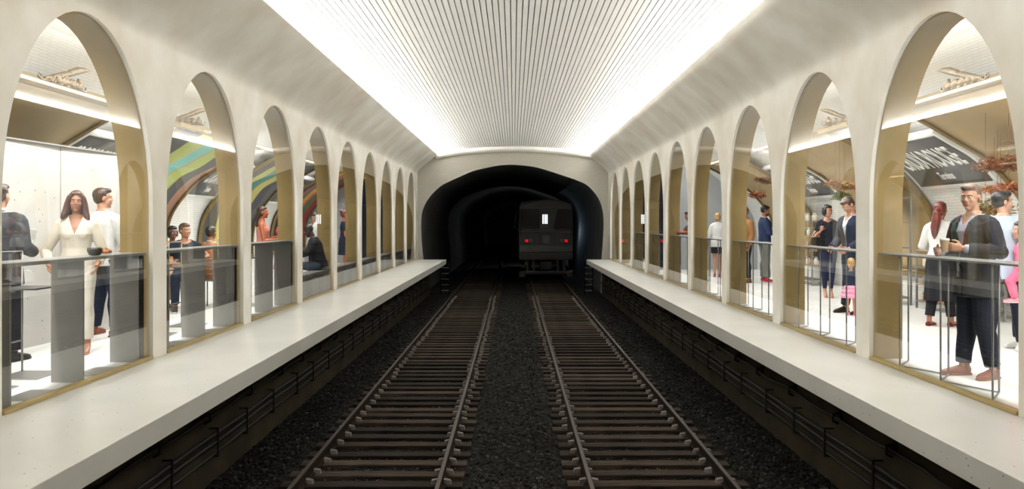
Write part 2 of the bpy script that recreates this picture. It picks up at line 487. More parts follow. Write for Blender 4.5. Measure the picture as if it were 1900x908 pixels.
# rails, sleepers, clips
RAILS = [(-2.175, 'outer rail of the left track, nearer the left platform'), (-.745, 'inner rail of the left track, beside the middle ballast strip'),
         (.765, 'inner rail of the right track, beside the middle ballast strip'), (2.185, 'outer rail of the right track, nearer the right platform')]
RT = -1.18
for x, lab in RAILS:
    prof = [(-.045, -.13), (.045, -.13), (.045, -.118), (.010, -.10), (.010, -.045), (.026, -.032), (.026, -.006), (.020, 0), (-.020, 0), (-.026, -.006), (-.026, -.032), (-.010, -.045), (-.010, -.10), (-.045, -.118)]
    rs = [[Vector((x+a, y, RT+z)) for a, z in prof] for y in (-3, 95)]
    b = MB(); b.rings(rs)
    for i, f in enumerate(b.F): 
        if i in (7,): b.I[i] = 1
    o = b.build('rail', [M['rail'], M['rail_top']], multi=True)
    tag(o, 'rusty steel '+lab, 'rail')
def make_sleeper():
    b = MB(); b.box(-.94, .94, -.095, .095, -.13, 0, .008)
    s = b.build('sleeper', M['sleeper'])
    for rx in (-.715, .715):
        for sg in (-1, 1):
            c = MB()
            V = [(0, -.034, 0), (.078, -.030, 0), (.078, .030, 0), (0, .034, 0), (0, -.034, .052), (.068, -.028, .040), (.068, .028, .040), (0, .034, .052)]
            V = [(rx+sg*(.030+v[0]), v[1], v[2]) for v in V]
            c.add(V, [(0, 3, 2, 1), (4, 5, 6, 7), (0, 1, 5, 4), (1, 2, 6, 5), (2, 3, 7, 6), (3, 0, 4, 7)])
            c.build('rail_clip', M['clip'], s)
    return s
SLP = .374
first = None
for t, (xc, side) in enumerate(((-1.45, 'left'), (1.475, 'right'))):
    i = 0; y = 7.62
    while y < 48:
        i += 1
        if first is None: o = first = make_sleeper()
        elif i < 60: o = copy_tree(first)
        else: o = first.copy(); COL.objects.link(o)
        o.location = (xc+random.uniform(-.02, .02), y+random.uniform(-.02, .02), -1.308+random.uniform(-.006, .006))
        o.rotation_euler = (0, 0, random.uniform(-.008, .008)); o.scale = (random.uniform(.985, 1.015), 1, 1)
        tag(o, 'weathered dark brown timber sleeper lying across under the %s track' % side, 'sleeper', 'timber sleepers of the %s track' % side)
        y += SLP

# conduits and brackets along the pit walls
def pitx(sx, off): return sx*(XP[sx]-off)
for sx in (-1, 1):
    nm = SIDE[sx]
    for j, z in enumerate((-.78, -.86, -.97)):
        b = MB(); b.tube([(pitx(sx, .07), -2+i*.8, z+.006*math.sin(i*1.7+j)) for i in range(41)], .019 if j < 2 else .014, 8)
        tag(b.build('conduit', M['cable'], smooth=True), 'dark conduit pipe on the %s pit wall, %s of the three' % (nm, ('topmost', 'middle', 'lowest')[j]), 'pipe', 'conduits on the %s pit wall' % nm)
    y = 6.2; i = 0; y_hooks = []
    while y < 29.5:
        b = MB(); X = pitx(sx, 0)
        xa, xb = sorted((X, pitx(sx, .095)))
        xc, xd = sorted((pitx(sx, .083), pitx(sx, .097)))
        b.box(xc, xd, y-.012, y+.012, -1.02, -.72); b.box(xa, xb, y-.01, y+.01, -.735, -.72); b.box(xa, xb, y-.01, y+.01, -1.02, -1.005)
        tag(b.build('pipe_bracket', M['bracket']), 'small iron bracket clamping the three conduits to the %s pit wall' % nm, 'bracket', 'conduit brackets on the %s pit wall' % nm)
        y += 1.02+.12*math.sin(i*2.1); i += 1
    pts = []; y = 4.0
    while y < 30: pts.append((pitx(sx, .05), y, -.56-.022*abs(math.sin(y*1.35))+.012*math.sin(y*4.1))); y += .22
    b = MB(); b.tube(pts, .012, 7)
    tag(b.build('cable', M['cable'], smooth=True), 'thin sagging cable hooked high on the %s pit wall' % nm, 'cable')
    y = 6.98; i = 0
    while y < 29:
        b = MB(); b.tube([(pitx(sx, 0), y, -.52), (pitx(sx, .08), y, -.53), (pitx(sx, .085), y, -.60), (pitx(sx, .03), y, -.63)], .011, 6)
        b.box(*sorted((pitx(sx, 0), pitx(sx, .02))), y-.03, y+.03, -.58, -.49)
        tag(b.build('cable_hook', M['bracket']), 'small iron hook holding the thin cable on the %s pit wall' % nm, 'hook', 'cable hooks on the %s pit wall' % nm)
        y += 2.327/2+.15*math.sin(i*1.3); i += 1

# end wall with the tunnel mouth
TUN_PX = [(785.6, 480), (782.4, 448), (781.7, 410), (785.6, 387), (798, 365), (817.5, 346), (836, 336), (856, 327), (877, 318), (900.6, 312), (925, 307.5), (948.5, 306), (972, 307.5), (996, 311), (1022, 318.5), (1047.5, 327), (1072, 335.5), (1092, 346), (1110, 368), (1118, 390.6), (1120, 416), (1118.5, 448), (1116, 480)]
TUN = [((px-953)*Y1/1500, CAM+(413-py)*Y1/1500) for px, py in TUN_PX]
def smooth_line(P, n=3):
    out = []
    for i in range(len(P)-1):
        p0 = P[max(i-1, 0)]; p1 = P[i]; p2 = P[i+1]; p3 = P[min(i+2, len(P)-1)]
        for j in range(n):
            t = j/n
            out.append(tuple(.5*((2*b)+(-a+c)*t+(2*a-5*b+4*c-d)*t*t+(-a+3*b-3*c+d)*t**3) for a, b, c, d in zip(p0, p1, p2, p3)))
    return out+[P[-1]]
TUN = [(-3.42, -1.7)]+smooth_line(TUN)+[(3.36, -1.7)]
def build_end():
    V = []; F = []; uv = []
    outer = []
    for (x, z) in TUN:
        dx, dz = x, z-1.0; k = 1e9
        if abs(dx) > 1e-6: k = min(k, 4.1/abs(dx))
        if dz > 1e-6: k = min(k, 3.6/dz)
        if dz < -1e-6: k = min(k, 9)
        outer.append((dx*k, 1.0+dz*k))
    n = len(TUN)
    for (x, z) in TUN+outer: V.append((x, Y1, z)); uv.append((x, z))
    for i in range(n-1): F.append((i, i+1, n+i+1, n+i))
    # corner fill
    for sx in (-1, 1):
        pass
    o = mk('wall_end', V, F, M['endtile'], uv=uv)
    struct(o, 'tiled end wall around the tunnel mouth', 'wall')
    prof = TUN
    t = []
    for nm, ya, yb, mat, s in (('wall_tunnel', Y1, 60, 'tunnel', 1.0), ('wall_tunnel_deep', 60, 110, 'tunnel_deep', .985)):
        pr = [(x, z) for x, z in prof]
        struct(sweep(pr, ya, yb, 6, nm, M[mat]), 'dark concrete lining of the tunnel'+(' far inside, blackened for the unlit depth' if s < 1 else ' behind the mouth'), 'tunnel')
    # rounded lip where the slatted vault meets the end wall
    rs = []
    for i in range(41):
        x = -3.0+6.0*i/40; z = vault_z(x)
        c = Vector((x, Y1-.10, z-.10)); 
        rs.append([c+Vector((0, .16*math.cos(a), .12*math.sin(a)-.04)) for a in [math.pi*2*j/12 for j in range(12)]])
    b = MB(); b.rings(rs)
    struct(b.build('trim_1', M['slat'], smooth=True), 'rounded white cornice under the slatted vault above the tunnel', 'trim')
    for nm, y in (('wall_rear', Y0),):
        b = MB(); b.box(-7.7, 7.7, y-.1, y, -1.7, 4.6)
        struct(b.build(nm, M['plaster']), 'plain wall behind the camera', 'wall')
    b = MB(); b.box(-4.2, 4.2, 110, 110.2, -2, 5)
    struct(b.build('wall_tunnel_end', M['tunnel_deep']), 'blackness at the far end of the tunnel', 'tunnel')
build_end()

# ladders at the ends of the platforms
for sx in (-1, 1):
    x = (2.60 if sx < 0 else 2.84)*sx
    r = empty('platform_ladder', (x, 30.62, -1.33)); tag(r, 'small steel ladder hanging at the tunnel end of the %s platform' % SIDE[sx], 'ladder')
    for s in (-1, 1):
        b = MB(); b.tube([(s*.15, 0, 0), (s*.15, 0, 1.2), (s*.15, -.06, 1.25)], .02, 8); b.build('side_rail', M['bracket'], r, smooth=True)
    for i in range(5):
        b = MB(); b.box(-.14, .14, -.035, .02, .14+i*.215, .165+i*.215, .004); b.build('rung', M['steel'], r)
# ------------------------------------------------------------------ lights
def area(name, loc, size, sy, power, rot, col=(1, .985, .96)):
    l = bpy.data.lights.new(name, 'AREA'); l.shape = 'RECTANGLE'; l.size = size; l.size_y = sy
    l.energy = power; l.color = col
    o = bpy.data.objects.new(name, l); o.location = loc; o.rotation_euler = rot; return link(o)
CEIL_P, GAL_P = 2450, 690
for sx in (-1, 1):
    # long cove lamp behind the lip, washing the slatted vault
    area('cove_lamp', (sx*3.32, 14.1, 3.955), .10, 33.6, CEIL_P, (0, sx*R(138), 0))
    # gallery linear lamps
    area('gallery_lamp', (sx*4.22, 15, 3.39), .25, 30, GAL_P, (0, -sx*R(12), 0), (1, .985, .965))
# faint bluish lamp between the train and the right tunnel wall
pl = bpy.data.lights.new('tunnel_lamp', 'POINT'); pl.energy = 14; pl.color = (.6, .8, 1); pl.shadow_soft_size = .03
link(bpy.data.objects.new('tunnel_lamp', pl)).location = (2.95, 42.5, .9)
for ly, le in ((51.9, 30),):
    q = bpy.data.lights.new('tunnel_fill_light', 'POINT'); q.energy = le; q.color = (.95, 1, 1); q.shadow_soft_size = .02  # unseen fill light added behind the train to brighten the tunnel lining
    link(bpy.data.objects.new('tunnel_fill_light', q)).location = (.8, ly, .5)
w = bpy.data.worlds.new('w'); SC.world = w; w.use_nodes = True
w.node_tree.nodes['Background'].inputs[0].default_value = (.05, .05, .05, 1); w.node_tree.nodes['Background'].inputs[1].default_value = .3

# ------------------------------------------------------------------ galleries
GP = [(4.03, 3.25), (4.42, 3.22), (4.85, 3.12), (5.25, 2.99), (5.65, 2.80), (6.11, 2.53), (6.50, 2.29), (6.85, 1.91), (7.08, 1.544), (7.18, 1.1), (7.2, .6), (7.2, 0)]
def fine(P, n=6):
    out = []
    for i in range(len(P)-1):
        p0 = P[max(i-1, 0)]; p1 = P[i]; p2 = P[i+1]; p3 = P[min(i+2, len(P)-1)]
        for j in range(n):
            t = j/n
            out.append(tuple(.5*((2*b)+(-a+c)*t+(2*a-5*b+4*c-d)*t*t+(-a+3*b-3*c+d)*t**3) for a, b, c, d in zip(p0, p1, p2, p3)))
    out.append(P[-1]); return out
GF = fine(GP)
GS = [0]
for a, b in zip(GF, GF[1:]): GS.append(GS[-1]+math.dist(a, b))
def gprof(s, off=0.0):
    """point (x,z) at arc length s on the gallery vault, moved off inward"""
    s = max(0, min(GS[-1]-1e-4, s))
    for i in range(len(GS)-1):
        if GS[i+1] >= s: break
    t = (s-GS[i])/(GS[i+1]-GS[i]); a, b = GF[i], GF[i+1]
    dx, dz = b[0]-a[0], b[1]-a[1]; l = math.hypot(dx, dz)
    nx, nz = dz/l, -dx/l
    if nx > 0 and nz > 0: nx, nz = -nx, -nz
    return (a[0]+dx*t+nx*off, a[1]+dz*t+nz*off)
def s_at_x(x):
    for i in range(len(GF)-1):
        if GF[i+1][0] >= x: return GS[i]+(x-GF[i][0])/(GF[i+1][0]-GF[i][0])*(GS[i+1]-GS[i])
GW = fine([(4.72, 3.385), (5.1, 3.28), (5.45, 3.12), (5.8, 2.89), (6.2, 2.57), (6.55, 2.28), (6.90, 1.91), (7.12, 1.544), (7.22, 1.1), (7.24, .6), (7.24, 0)])
S_TOP = s_at_x(5.25); S_BOT = GS[-1]-.55
for sx in (-1, 1):
    i0 = 2
    struct(sweep([(x*sx, z) for x, z in GW], Y0, Y1, 2, 'wall_gallery_'+SIDE[sx], M['tile']), 'white tiled curved wall of the %s gallery' % SIDE[sx], 'wall')
    struct(sweep([(4.02*sx, 3.42), (4.3*sx, 3.425), (4.74*sx, 3.385)], Y0, Y1, 2, 'ceiling_gallery_'+SIDE[sx], M['plaster']), 'plaster soffit behind the %s arches' % SIDE[sx], 'ceiling')

def panel(sx, y0, y1, s0, s1, off, th, name, mat, parent, n=24):
    """curved sheet with thickness lying on the vault"""
    V = []; uv = []; F = []
    for o_ in (off, off+th):
        for j in range(n+1):
            s = s0+(s1-s0)*j/n; x, z = gprof(s, o_)
            for y in (y0, y1): V.append((x*sx, y, z)); uv.append((y-y0, s-s0))
    m = 2*(n+1)
    for j in range(n):
        a = 2*j; F.append((a, a+1, a+3, a+2)); F.append((m+a, m+a+2, m+a+3, m+a+1))
        F.append((a, a+2, m+a+2, m+a)); F.append((a+1, m+a+1, m+a+3, a+3))
    F.append((0, m, m+1, 1)); F.append((m-2, m-1, 2*m-1, 2*m-2))
    o = mk(name, V, F, mat, parent, uv)
    for p in o.data.polygons: p.use_smooth = len(p.vertices) == 4 and abs(p.normal.y) < .5
    return o
K = (.012, .012, .016)
LIME, CYAN, RUST, YEL = (.40, .50, .07), (.10, .50, .46), (.30, .12, .06), (.50, .44, .08)
ARTS = {
 1: art('lime and cyan painting', 3.7, [(0, K), (.255, LIME), (.40, YEL), (.44, CYAN), (.585, (.50, .22, .12)), (.60, LIME), (.70, YEL), (.715, K), (.83, RUST), (.93, (.16, .10, .07))], 3.1, .16),
 2: art('teal and yellow painting', 3.8, [(0, (.065, .065, .065)), (.22, (.42, .40, .10)), (.34, (.01, .16, .12)), (.46, YEL), (.58, (.008, .01, .035)), (.72, (.07, .07, .055)), (.86, (.008, .01, .03)), (.94, (.06, .06, .05))], 5.7, .20),
 3: art('orange and green painting', 3.85, [(0, (.008, .012, .03)), (.16, (.30, .05, .02)), (.24, (.03, .10, .05)), (.33, (.60, .26, .03)), (.46, (.52, .09, .02)), (.54, (.04, .15, .04)), (.68, (.18, .17, .05)), (.74, (.42, .02, .03)), (.93, (.10, .05, .03))], 1.4, .18)}
FR = [(8.05, 11.1), (13.6, 16.65), (19.15, 22.2)]
FRL = [(8.05, 11.1), (12.95, 16.65), (18.4, 22.2), (23.9, 27.75)]
def cornice(sx, a, b_, r):
    pr = [(5.36, 2.99), (5.30, 2.925), (5.14, 2.885), (5.08, 2.84), (4.99, 2.835), (4.955, 2.86), (4.965, 2.90), (5.02, 2.915), (5.10, 2.93), (5.36, 3.06)]
    m = MB(); m.rings([[Vector((x*sx, y, z)) for x, z in pr] for y in (a, b_)]); m.build('top_moulding', M['frame_gold'], r)
LAB = {-1: ['plain woven gold wall panel in a gilt frame beyond the nearest left arch', 'painted wall panel of lime, cyan and black bands in a gilt frame', 'painted wall panel of teal, yellow and navy bands in a gilt frame', 'painted wall panel of orange, red and green bands farthest along the left gallery'],
       1: ['woven gold wall panel in a gilt frame, nearest on the right', 'woven gold wall panel in a gilt frame, second along the right gallery', 'woven gold wall panel in a gilt frame, farthest along the right gallery']}
for sx in (-1, 1):
    for i, (a, b_) in enumerate(FRL if sx < 0 else FR):
        r = empty('wall_panel', (0, 0, 0)); tag(r, LAB[sx][i], 'wall panel', 'framed wall panels')
        mat = M['mesh_gold'] if sx > 0 or i == 0 else ARTS[i]
        panel(sx, a+.06, b_-.06, S_TOP+.05, S_BOT, .012, .02, 'sheet', mat, r)
        for y0, y1 in ((a, a+.09), (b_-.09, b_)):
            panel(sx, y0, y1, S_TOP, S_BOT, .010, .05, 'side_moulding', M['frame_gold'], r)
            ym = (y0+y1)/2
            mb = MB(); mb.tube([(gprof(S_TOP+(S_BOT-S_TOP)*j/24, .062)[0]*sx, ym, gprof(S_TOP+(S_BOT-S_TOP)*j/24, .062)[1]) for j in range(25)], .014, 6)
            mb.build('bead', M['frame_gold'], r.children[-1], smooth=True)
        cornice(sx, a, b_, r)
        panel(sx, a, b_, S_BOT, S_BOT+.12, .010, .06, 'bottom_moulding', M['frame_gold'], r, 4)
# station name plates between the panels
def wrap_text(txt, width, height, sx, yc, sc, off, name, parent, mat):
    cu = bpy.data.curves.new('t', 'FONT'); cu.body = txt; cu.align_x = 'CENTER'; cu.align_y = 'CENTER'; cu.offset = .018
    o = bpy.data.objects.new('t', cu); COL.objects.link(o)
    dg = bpy.context.evaluated_depsgraph_get(); dg.update()
    me = bpy.data.meshes.new_from_object(o.evaluated_get(dg), depsgraph=dg)
    bpy.data.objects.remove(o)
    bm = bmesh.new(); bm.from_mesh(me)
    for _ in range(2):
        es = [e for e in bm.edges if e.calc_length() > .25]
        if es: bmesh.ops.subdivide_edges(bm, edges=es, cuts=1)
    bmesh.ops.triangulate(bm, faces=bm.faces)
    ex = bmesh.ops.extrude_face_region(bm, geom=bm.faces[:])
    top = {v for v in ex['geom'] if isinstance(v, bmesh.types.BMVert)}
    xs = [v.co.x for v in bm.verts]; ys = [v.co.y for v in bm.verts]
    x0, x1, y0, y1 = min(xs), max(xs), min(ys), max(ys)
    for v in bm.verts:
        u = (v.co.x-(x0+x1)/2)/(x1-x0)*width; q = (v.co.y-(y0+y1)/2)/(y1-y0)*height
        x, z = gprof(sc-q, off+(.004 if v in top else 0))
        # seen from the tracks: left wall reads near to far, right wall far to near
        v.co = Vector((x*sx, yc+(-u if sx > 0 else u), z))
    bmesh.ops.recalc_face_normals(bm, faces=bm.faces)
    bm.to_mesh(me); bm.free(); me.materials.clear(); me.materials.append(mat); me.name = name
    return link(bpy.data.objects.new(name, me), parent)
def sign(sx, yc, lab, hw=1.0):
    r = empty('station_sign'); tag(r, lab, 'sign', 'station name plates')
    s0 = s_at_x(5.93); s1 = s0+1.06
    panel(sx, yc-hw-.085, yc+hw+.085, s0-.08, s1+.08, -.055, .077, 'border', M['enamel_white'], r, 14)
    panel(sx, yc-hw, yc+hw, s0, s1, .024, .01, 'plate', M['plate_dark'], r, 14)
    wrap_text('CROIX ROUGE', 1.72*hw, .47, sx, yc, s0+.47, .036, 'lettering', r, M['enamel_white'])
    wrap_text('Terminus', .40*hw, .15, sx, yc, s0+.88, .036, 'subtitle', r, M['enamel_white'])
for sx in (-1, 1):
    for i, yc in enumerate((12.02, 17.52, 23.05) if sx < 0 else (12.38, 17.93)):
        sign(sx, yc, 'dark enamel station name plate reading CROIX ROUGE, %s along the %s gallery' % (('nearest', 'second', 'farthest')[i], SIDE[sx]), .74 if sx < 0 and i < 2 else .70 if sx < 0 else 1.0)

# bronze crests above the panels
def make_crest():
    b = MB()
    b.tube([(-.50, 0, .02), (0, 0, .015), (.42, 0, .02)], [.02, .028, .02], 8)
    b.tube([(-.50, 0, .03), (-.56, 0, .06), (-.53, 0, .10), (-.47, 0, .085), (-.49, 0, .06)], .016, 8)
    b.tube([(.40, 0, .02), (.47, 0, .03), (.50, 0, .08), (.47, 0, .10)], [.03, .022, .016, .01], 8)
    b.tube([(-.42, 0, .05), (-.2, 0, .12), (0, .0, .20), (.12, 0, .24)], [.03, .05, .05, .04], 8)
    for x, z, q in ((-.30, .06, .06), (-.17, .075, .075), (-.02, .08, .085), (.14, .085, .09), (.28, .08, .08)):
        b.ell((x, 0, z), (q, .05, q*.95))
        b.tube([(x-.05, -.045, z-.05), (x, -.055, z+.05), (x+.05, -.045, z+.06)], .012, 6)
    b.tube([(-.02, 0, .17), (.12, 0, .25), (.30, 0, .33), (.47, 0, .38), (.60, 0, .40)], [(.03, .02), (.055, .03), (.06, .03), (.04, .02), (.006, .006)], 10)
    b.tube([(.30, 0, .20), (.38, 0, .12), (.36, 0, .04)], [.02, .04, .03], 8)
    return remeshed(b, .011, 2)
crest_me = make_crest()
CL = {-1: ('bronze leafy crest above the plain gold panel behind the nearest left arch', 'bronze leafy crest seen edge-on behind the second left arch'),
      1: ('bronze leafy crest on the cornice behind the nearest right arch', 'bronze leafy crest seen edge-on behind the second right arch')}
for sx in (-1, 1):
    for i, y in enumerate((9.06, 12.45)):
        x, z = 5.03, 2.915
        o = mobj('wall_crest', crest_me if (sx < 0 and i == 0) else crest_me.copy(), M['bronze'], None)
        o.location = (x*sx, y, z+.0); o.rotation_euler = (0, 0, R(90))
        o.scale = (.92, .9, .72)
        if i: o.rotation_euler = (0, 0, R(90)+sx*R(38)); o.scale = (.62, .8, .66)
        tag(o, CL[sx][i], 'wall ornament', 'bronze crests')
        if i:
            m = MB(); m.rings([[Vector((q*sx, yy, zz)) for q, zz in ((5.45, 3.08), (5.2, 2.87), (4.97, 2.84), (4.95, 2.90), (5.1, 2.912), (5.45, 3.12))] for yy in (12.05, 13.2)])
            tag(m.build('cornice_shelf', M['frame_gold']), 'short gilt cornice carrying the crest behind the second %s arch' % SIDE[sx], 'cornice')

# grey partitions closing the galleries
for sx in (-1, 1):
    b = MB(); b.box(*sorted(((5.3 if sx < 0 else 4.75)*sx, 7.3*sx)), 28.0 if sx < 0 else 24.0, 28.1 if sx < 0 else 24.1, 0, 3.3)
    struct(b.build('wall_partition_'+SIDE[sx], M['part_grey']), 'grey partition across the far end of the %s gallery' % SIDE[sx], 'wall')
    yb = 28.0 if sx < 0 else 24.0
    d = MB(); d.box(*sorted((4.02*sx, (5.3 if sx < 0 else 4.75)*sx)), yb, yb+.06, 0, 3.3)  # dark sheet added to stand for the unlit far end of the gallery
    struct(d.build('door_%d' % (1 if sx < 0 else 2), M['navy_panel']), 'dark sheet standing in for unlit depth beside the grey partition in the %s gallery' % SIDE[sx], 'door')

# white terrazzo kiosk, left
k = empty('kiosk', (0, 0, 0)); tag(k, 'glossy white terrazzo kiosk behind the nearest left arch', 'kiosk')
def wallslab(xa, ya, xb, yb, h, th, name, mat, parent, z0=0):
    d = Vector((xb-xa, yb-ya, 0)).normalized(); n = Vector((-d.y, d.x, 0))*th
    V = [Vector((xa, ya, z0)), Vector((xb, yb, z0)), Vector((xb, yb, z0))+n, Vector((xa, ya, z0))+n]
    V += [v+Vector((0, 0, h)) for v in V]
    return mk(name, V, [(0, 3, 2, 1), (4, 5, 6, 7), (0, 1, 5, 4), (1, 2, 6, 5), (2, 3, 7, 6), (3, 0, 4, 7)], mat, parent)
wallslab(-5.60, 6.2, -5.39, 9.61, 2.30, .06, 'front_panel', M['kiosk'], k)
wallslab(-5.388, 9.625, -5.25, 10.9, 2.30, .06, 'front_panel', M['kiosk'], k)
wallslab(-5.25, 10.9, -6.6, 10.95, 2.30, .06, 'end_panel', M['kiosk'], k)
wallslab(-5.62, 6.18, -5.23, 10.95, .018, .10, 'top_trim', M['counter'], k, 2.30)

# ------------------------------------------------------------------ bar counters in the arch niches
def left_counter(kk, label):
    zc = BAYS[kk]; r = empty('bar_counter', (-3.9, zc, 0)); tag(r, label, 'bar counter', 'bar counters in the left arches')
    b = MB(); b.box(-.145, .145, -HA+.03, HA-.03, 1.065, 1.095, .004); b.build('counter_top', M['counter'], r)
    for dy in (-1.03, 0.0, 1.03):
        b = MB(); b.box(-.140, .14, dy-.012, dy+.012, 0.001, 1.065); b.build('support_panel', M['grey_slab'], r)
    b = MB(); b.box(-.12, .12, HA-.045, HA-.03, .001, 1.065); b.build('end_panel', M['black'], r)
    for dy in (-.55, .5):
        b = MB(); b.box(-.11, .11, dy-.19, dy+.19, .0015, .012); b.build('floor_plate', M['steel'], r)
    return r
left_counter(0, 'grey bar counter on slab supports inside the nearest left arch')
left_counter(1, 'grey bar counter on slab supports inside the second left arch')
left_counter(2, 'grey bar counter on slab supports inside the third left arch')
for kk in range(3, 9):
    zc = BAYS[kk]; b = MB(); b.box(-.13, .15, -HA+.03, HA-.03, .40, .45, .006)
    for dy in (-.9, 0, .9): b.box(-.11, .12, dy-.2, dy+.2, 0.001, .40)
    o = b.build('bench', M['grey_slab']); o.location = (-3.9, zc, 0)
    tag(o, 'low dark grey bench in the %s left arch from the camera' % ('fourth fifth sixth seventh eighth ninth'.split()[kk-3]), 'bench', 'benches in the left arches')

def right_counter(kk):
    zc = BAYS[kk]; r = empty('bar_counter', (3.86, zc, 0))
    tag(r, 'slim steel rod bar rail with zigzag base in the %s right arch from the camera' % ('first second third fourth fifth sixth seventh'.split()[kk]), 'bar counter', 'bar rails in the right arches')
    b = MB(); b.box(-.13, .13, -HA+.03, HA-.03, 1.072, 1.09, .004); b.build('counter_top', M['steel'], r)
    pts = []
    for dy in (-.75, .02, .77):
        b = MB(); b.tube([(-.115, dy, .006), (-.115, dy, 1.075)], .0085, 8); b.build('leg', M['rod'], r, smooth=True)
        b = MB(); b.tube([(.115, dy+.30, .006), (.115, dy+.30, 1.075)], .0085, 8); b.build('leg', M['rod'], r, smooth=True)
        pts += [(-.115, dy, .009), (.115, dy+.30, .009)]
    b = MB()
    for a, c in zip(pts, pts[1:]): b.tube([a, c], .007, 6)
    b.build('base_rod', M['rod'], r, smooth=True)
for kk in range(7): right_counter(kk)

# stools
def make_stool():
    r = empty('bar_stool')
    b = MB(); b.box(-.17, .17, -.19, .19, .795, .81, .003); b.build('seat', M['black'], r)
    b = MB(); b.box(-.19, .19, -.2, .2, .001, .012, .003); b.build('base_plate', M['steel'], r)
    for s in (-1, 1):
        b = MB(); b.tube([(-.17, s*.17, .01), (-.17, s*.17, 1.13)], .009, 8); b.build('leg', M['rod'], r, smooth=True)
    b = MB(); b.tube([(-.17, -.17, 1.13), (-.17, .17, 1.13)], .009, 8); b.tube([(-.17, -.17, .3), (-.17, .17, .3)], .008, 8); b.build('back_rail', M['rod'], r, smooth=True)
    return r
st = make_stool(); first_st = True
for x, y, a, lab in ((-4.42, 7.38, 0, 'thin steel stool with black plate seat beyond the nearest left counter'),
                     (-4.40, 6.68, 0, 'thin steel stool cut by the left edge of the picture'),
                     (-4.42, 10.0, 6, 'thin steel stool behind the nearer slab of the second left counter'),
                     (-4.42, 10.95, -5, 'thin steel stool behind the farther slab of the second left counter'),
                     (-4.42, 12.7, 3, 'thin steel stool behind the nearer slab of the third left counter'),
                     (-4.42, 13.7, -3, 'thin steel stool behind the farther slab of the third left counter')):
    o = st if first_st else copy_tree(st); first_st = False
    o.location = (x, y, 0); o.rotation_euler = (0, 0, R(a)); tag(o, lab, 'stool', 'steel bar stools')
# cafe chairs for the seated guests
def make_chair():
    r = empty('cafe_chair')
    b = MB(); b.box(-.2, .2, -.2, .2, .44, .47, .008); b.build('seat', M['steel'], r)
    for sx_ in (-1, 1):
        for sy in (-1, 1):
            b = MB(); b.tube([(sx_*.18, sy*.18, .44), (sx_*.2, sy*.21, 0)], .011, 8); b.build('leg', M['rod'], r, smooth=True)
    b = MB()
    for s in (-1, 1): b.tube([(s*.18, -.18, .46), (s*.18, -.22, .80)], .011, 8)
    b.tube([(-.18, -.22, .8), (0, -.24, .81), (.18, -.22, .8)], .012, 8)
    for j in range(3): b.tube([(-.18, -.2, .56+j*.07), (.18, -.2, .56+j*.07)], .006, 6)
    b.build('backrest', M['rod'], r, smooth=True)
    return r

# small things on the counters
b = MB(); b.lathe((-3.86, 7.45, 1.095), [(.028, 0), (.05, .008), (.066, .045), (.064, .072), (.058, .072), (.048, .015), (.001, .012)], 20)
tag(b.build('bowl', M['black'], smooth=True), 'small black bowl on the nearest left counter', 'bowl')
b = MB(); random.seed(3)
for j in range(26):
    a = random.random()*6.28; q = random.random()*.055; b.ell((q*math.cos(a), q*math.sin(a), .02+.035*random.random()*(1-q/.07)), (.02, .017, .016), seg=8, rings=6)
M['pastry'] = simple('glazed pastry', (.32, .10, .025), .35, 0, .5, 30, .4, 60)
bk = mobj('pastry', remeshed(b, .006, 1), M['pastry'], None); bk.location = (-3.90, 7.72, 1.096)
tag(bk, 'brown knotted pastry heap on the nearest left counter beside the black bowl', 'food')

# back shelving, right gallery
def shelf_unit(name, loc, w, h, n, rz, lab):
    r = empty(name, loc, rz); tag(r, lab, 'shelf')
    for s in (-1, 1):
        b = MB()
        for q in (-.145, .145): b.box(s*w/2-.015, s*w/2+.015, q-.015, q+.015, 0, h, .003)
        b.build('upright', M['steel'], r)
    for j in range(n):
        z = .12+(h-.15)*j/(n-1); b = MB(); b.box(-w/2+.02, w/2-.02, -.16, .16, z-.012, z+.012, .003); b.build('shelf_board', M['wood'] if j % 2 else M['steel'], r)
    return r, [.12+(h-.15)*j/(n-1)+.012 for j in range(n)]
M['jar_glass'] = glass_mat('jar glass', (.80, .84, .82)); M['jar_lid'] = simple('jar lid', (.5, .5, .48), .4, .5)
M['amber'] = simple('amber preserve', (.35, .12, .03), .3); M['green_p'] = simple('green preserve', (.05, .12, .06), .3); M['cream_p'] = simple('cream goods', (.6, .55, .45), .5)
random.seed(11)
def jar(loc, mat, lab, grp, h=.16, r_=.05):
    b = MB(); b.lathe((0, 0, 0), [(r_*.9, 0), (r_, .01), (r_, h*.72), (r_*.62, h*.86), (r_*.62, h)], 12)
    o = b.build('jar', mat, smooth=True); o.location = loc
    c = MB(); c.lathe((0, 0, h), [(r_*.7, -.012), (r_*.7, .016), (r_*.6, .02)], 12); c.build('lid', M['jar_lid'], o, smooth=True)
    tag(o, lab, 'jar', grp)
r1, zs = shelf_unit('shelving', (6.72, 18.6, 0), 1.6, 1.45, 5, R(90), 'shelving stacked with jars beside the second right name plate')
for z in zs[1:]:
    for j in range(7):
        jar((6.72+random.uniform(-.04, .04), 17.95+j*.21, z), random.choice([M['cream_p'], M['amber'], M['green_p'], M['white']]), 'small jar on the shelving behind the woman with the handbag', 'jars on the shelving')
r2, zs = shelf_unit('shelving', (6.75, 12.3, 0), 1.9, .98, 4, R(90), 'low shelving of boxes behind the man holding a paper cup')
cols = [M['cream_p'], M['amber'], M['white'], M['grey_slab'], M['clip']]
for z in zs[:3]:
    for j in range(7):
        hh = random.uniform(.1, .2); b = MB(); b.box(-.11, .11, -.1, .1, 0, hh, .006)
        o = b.build('box', random.choice(cols)); o.location = (6.74, 11.6+j*.235, z); tag(o, 'small storage box on the low shelving in the right gallery', 'box', 'boxes on the low shelving')
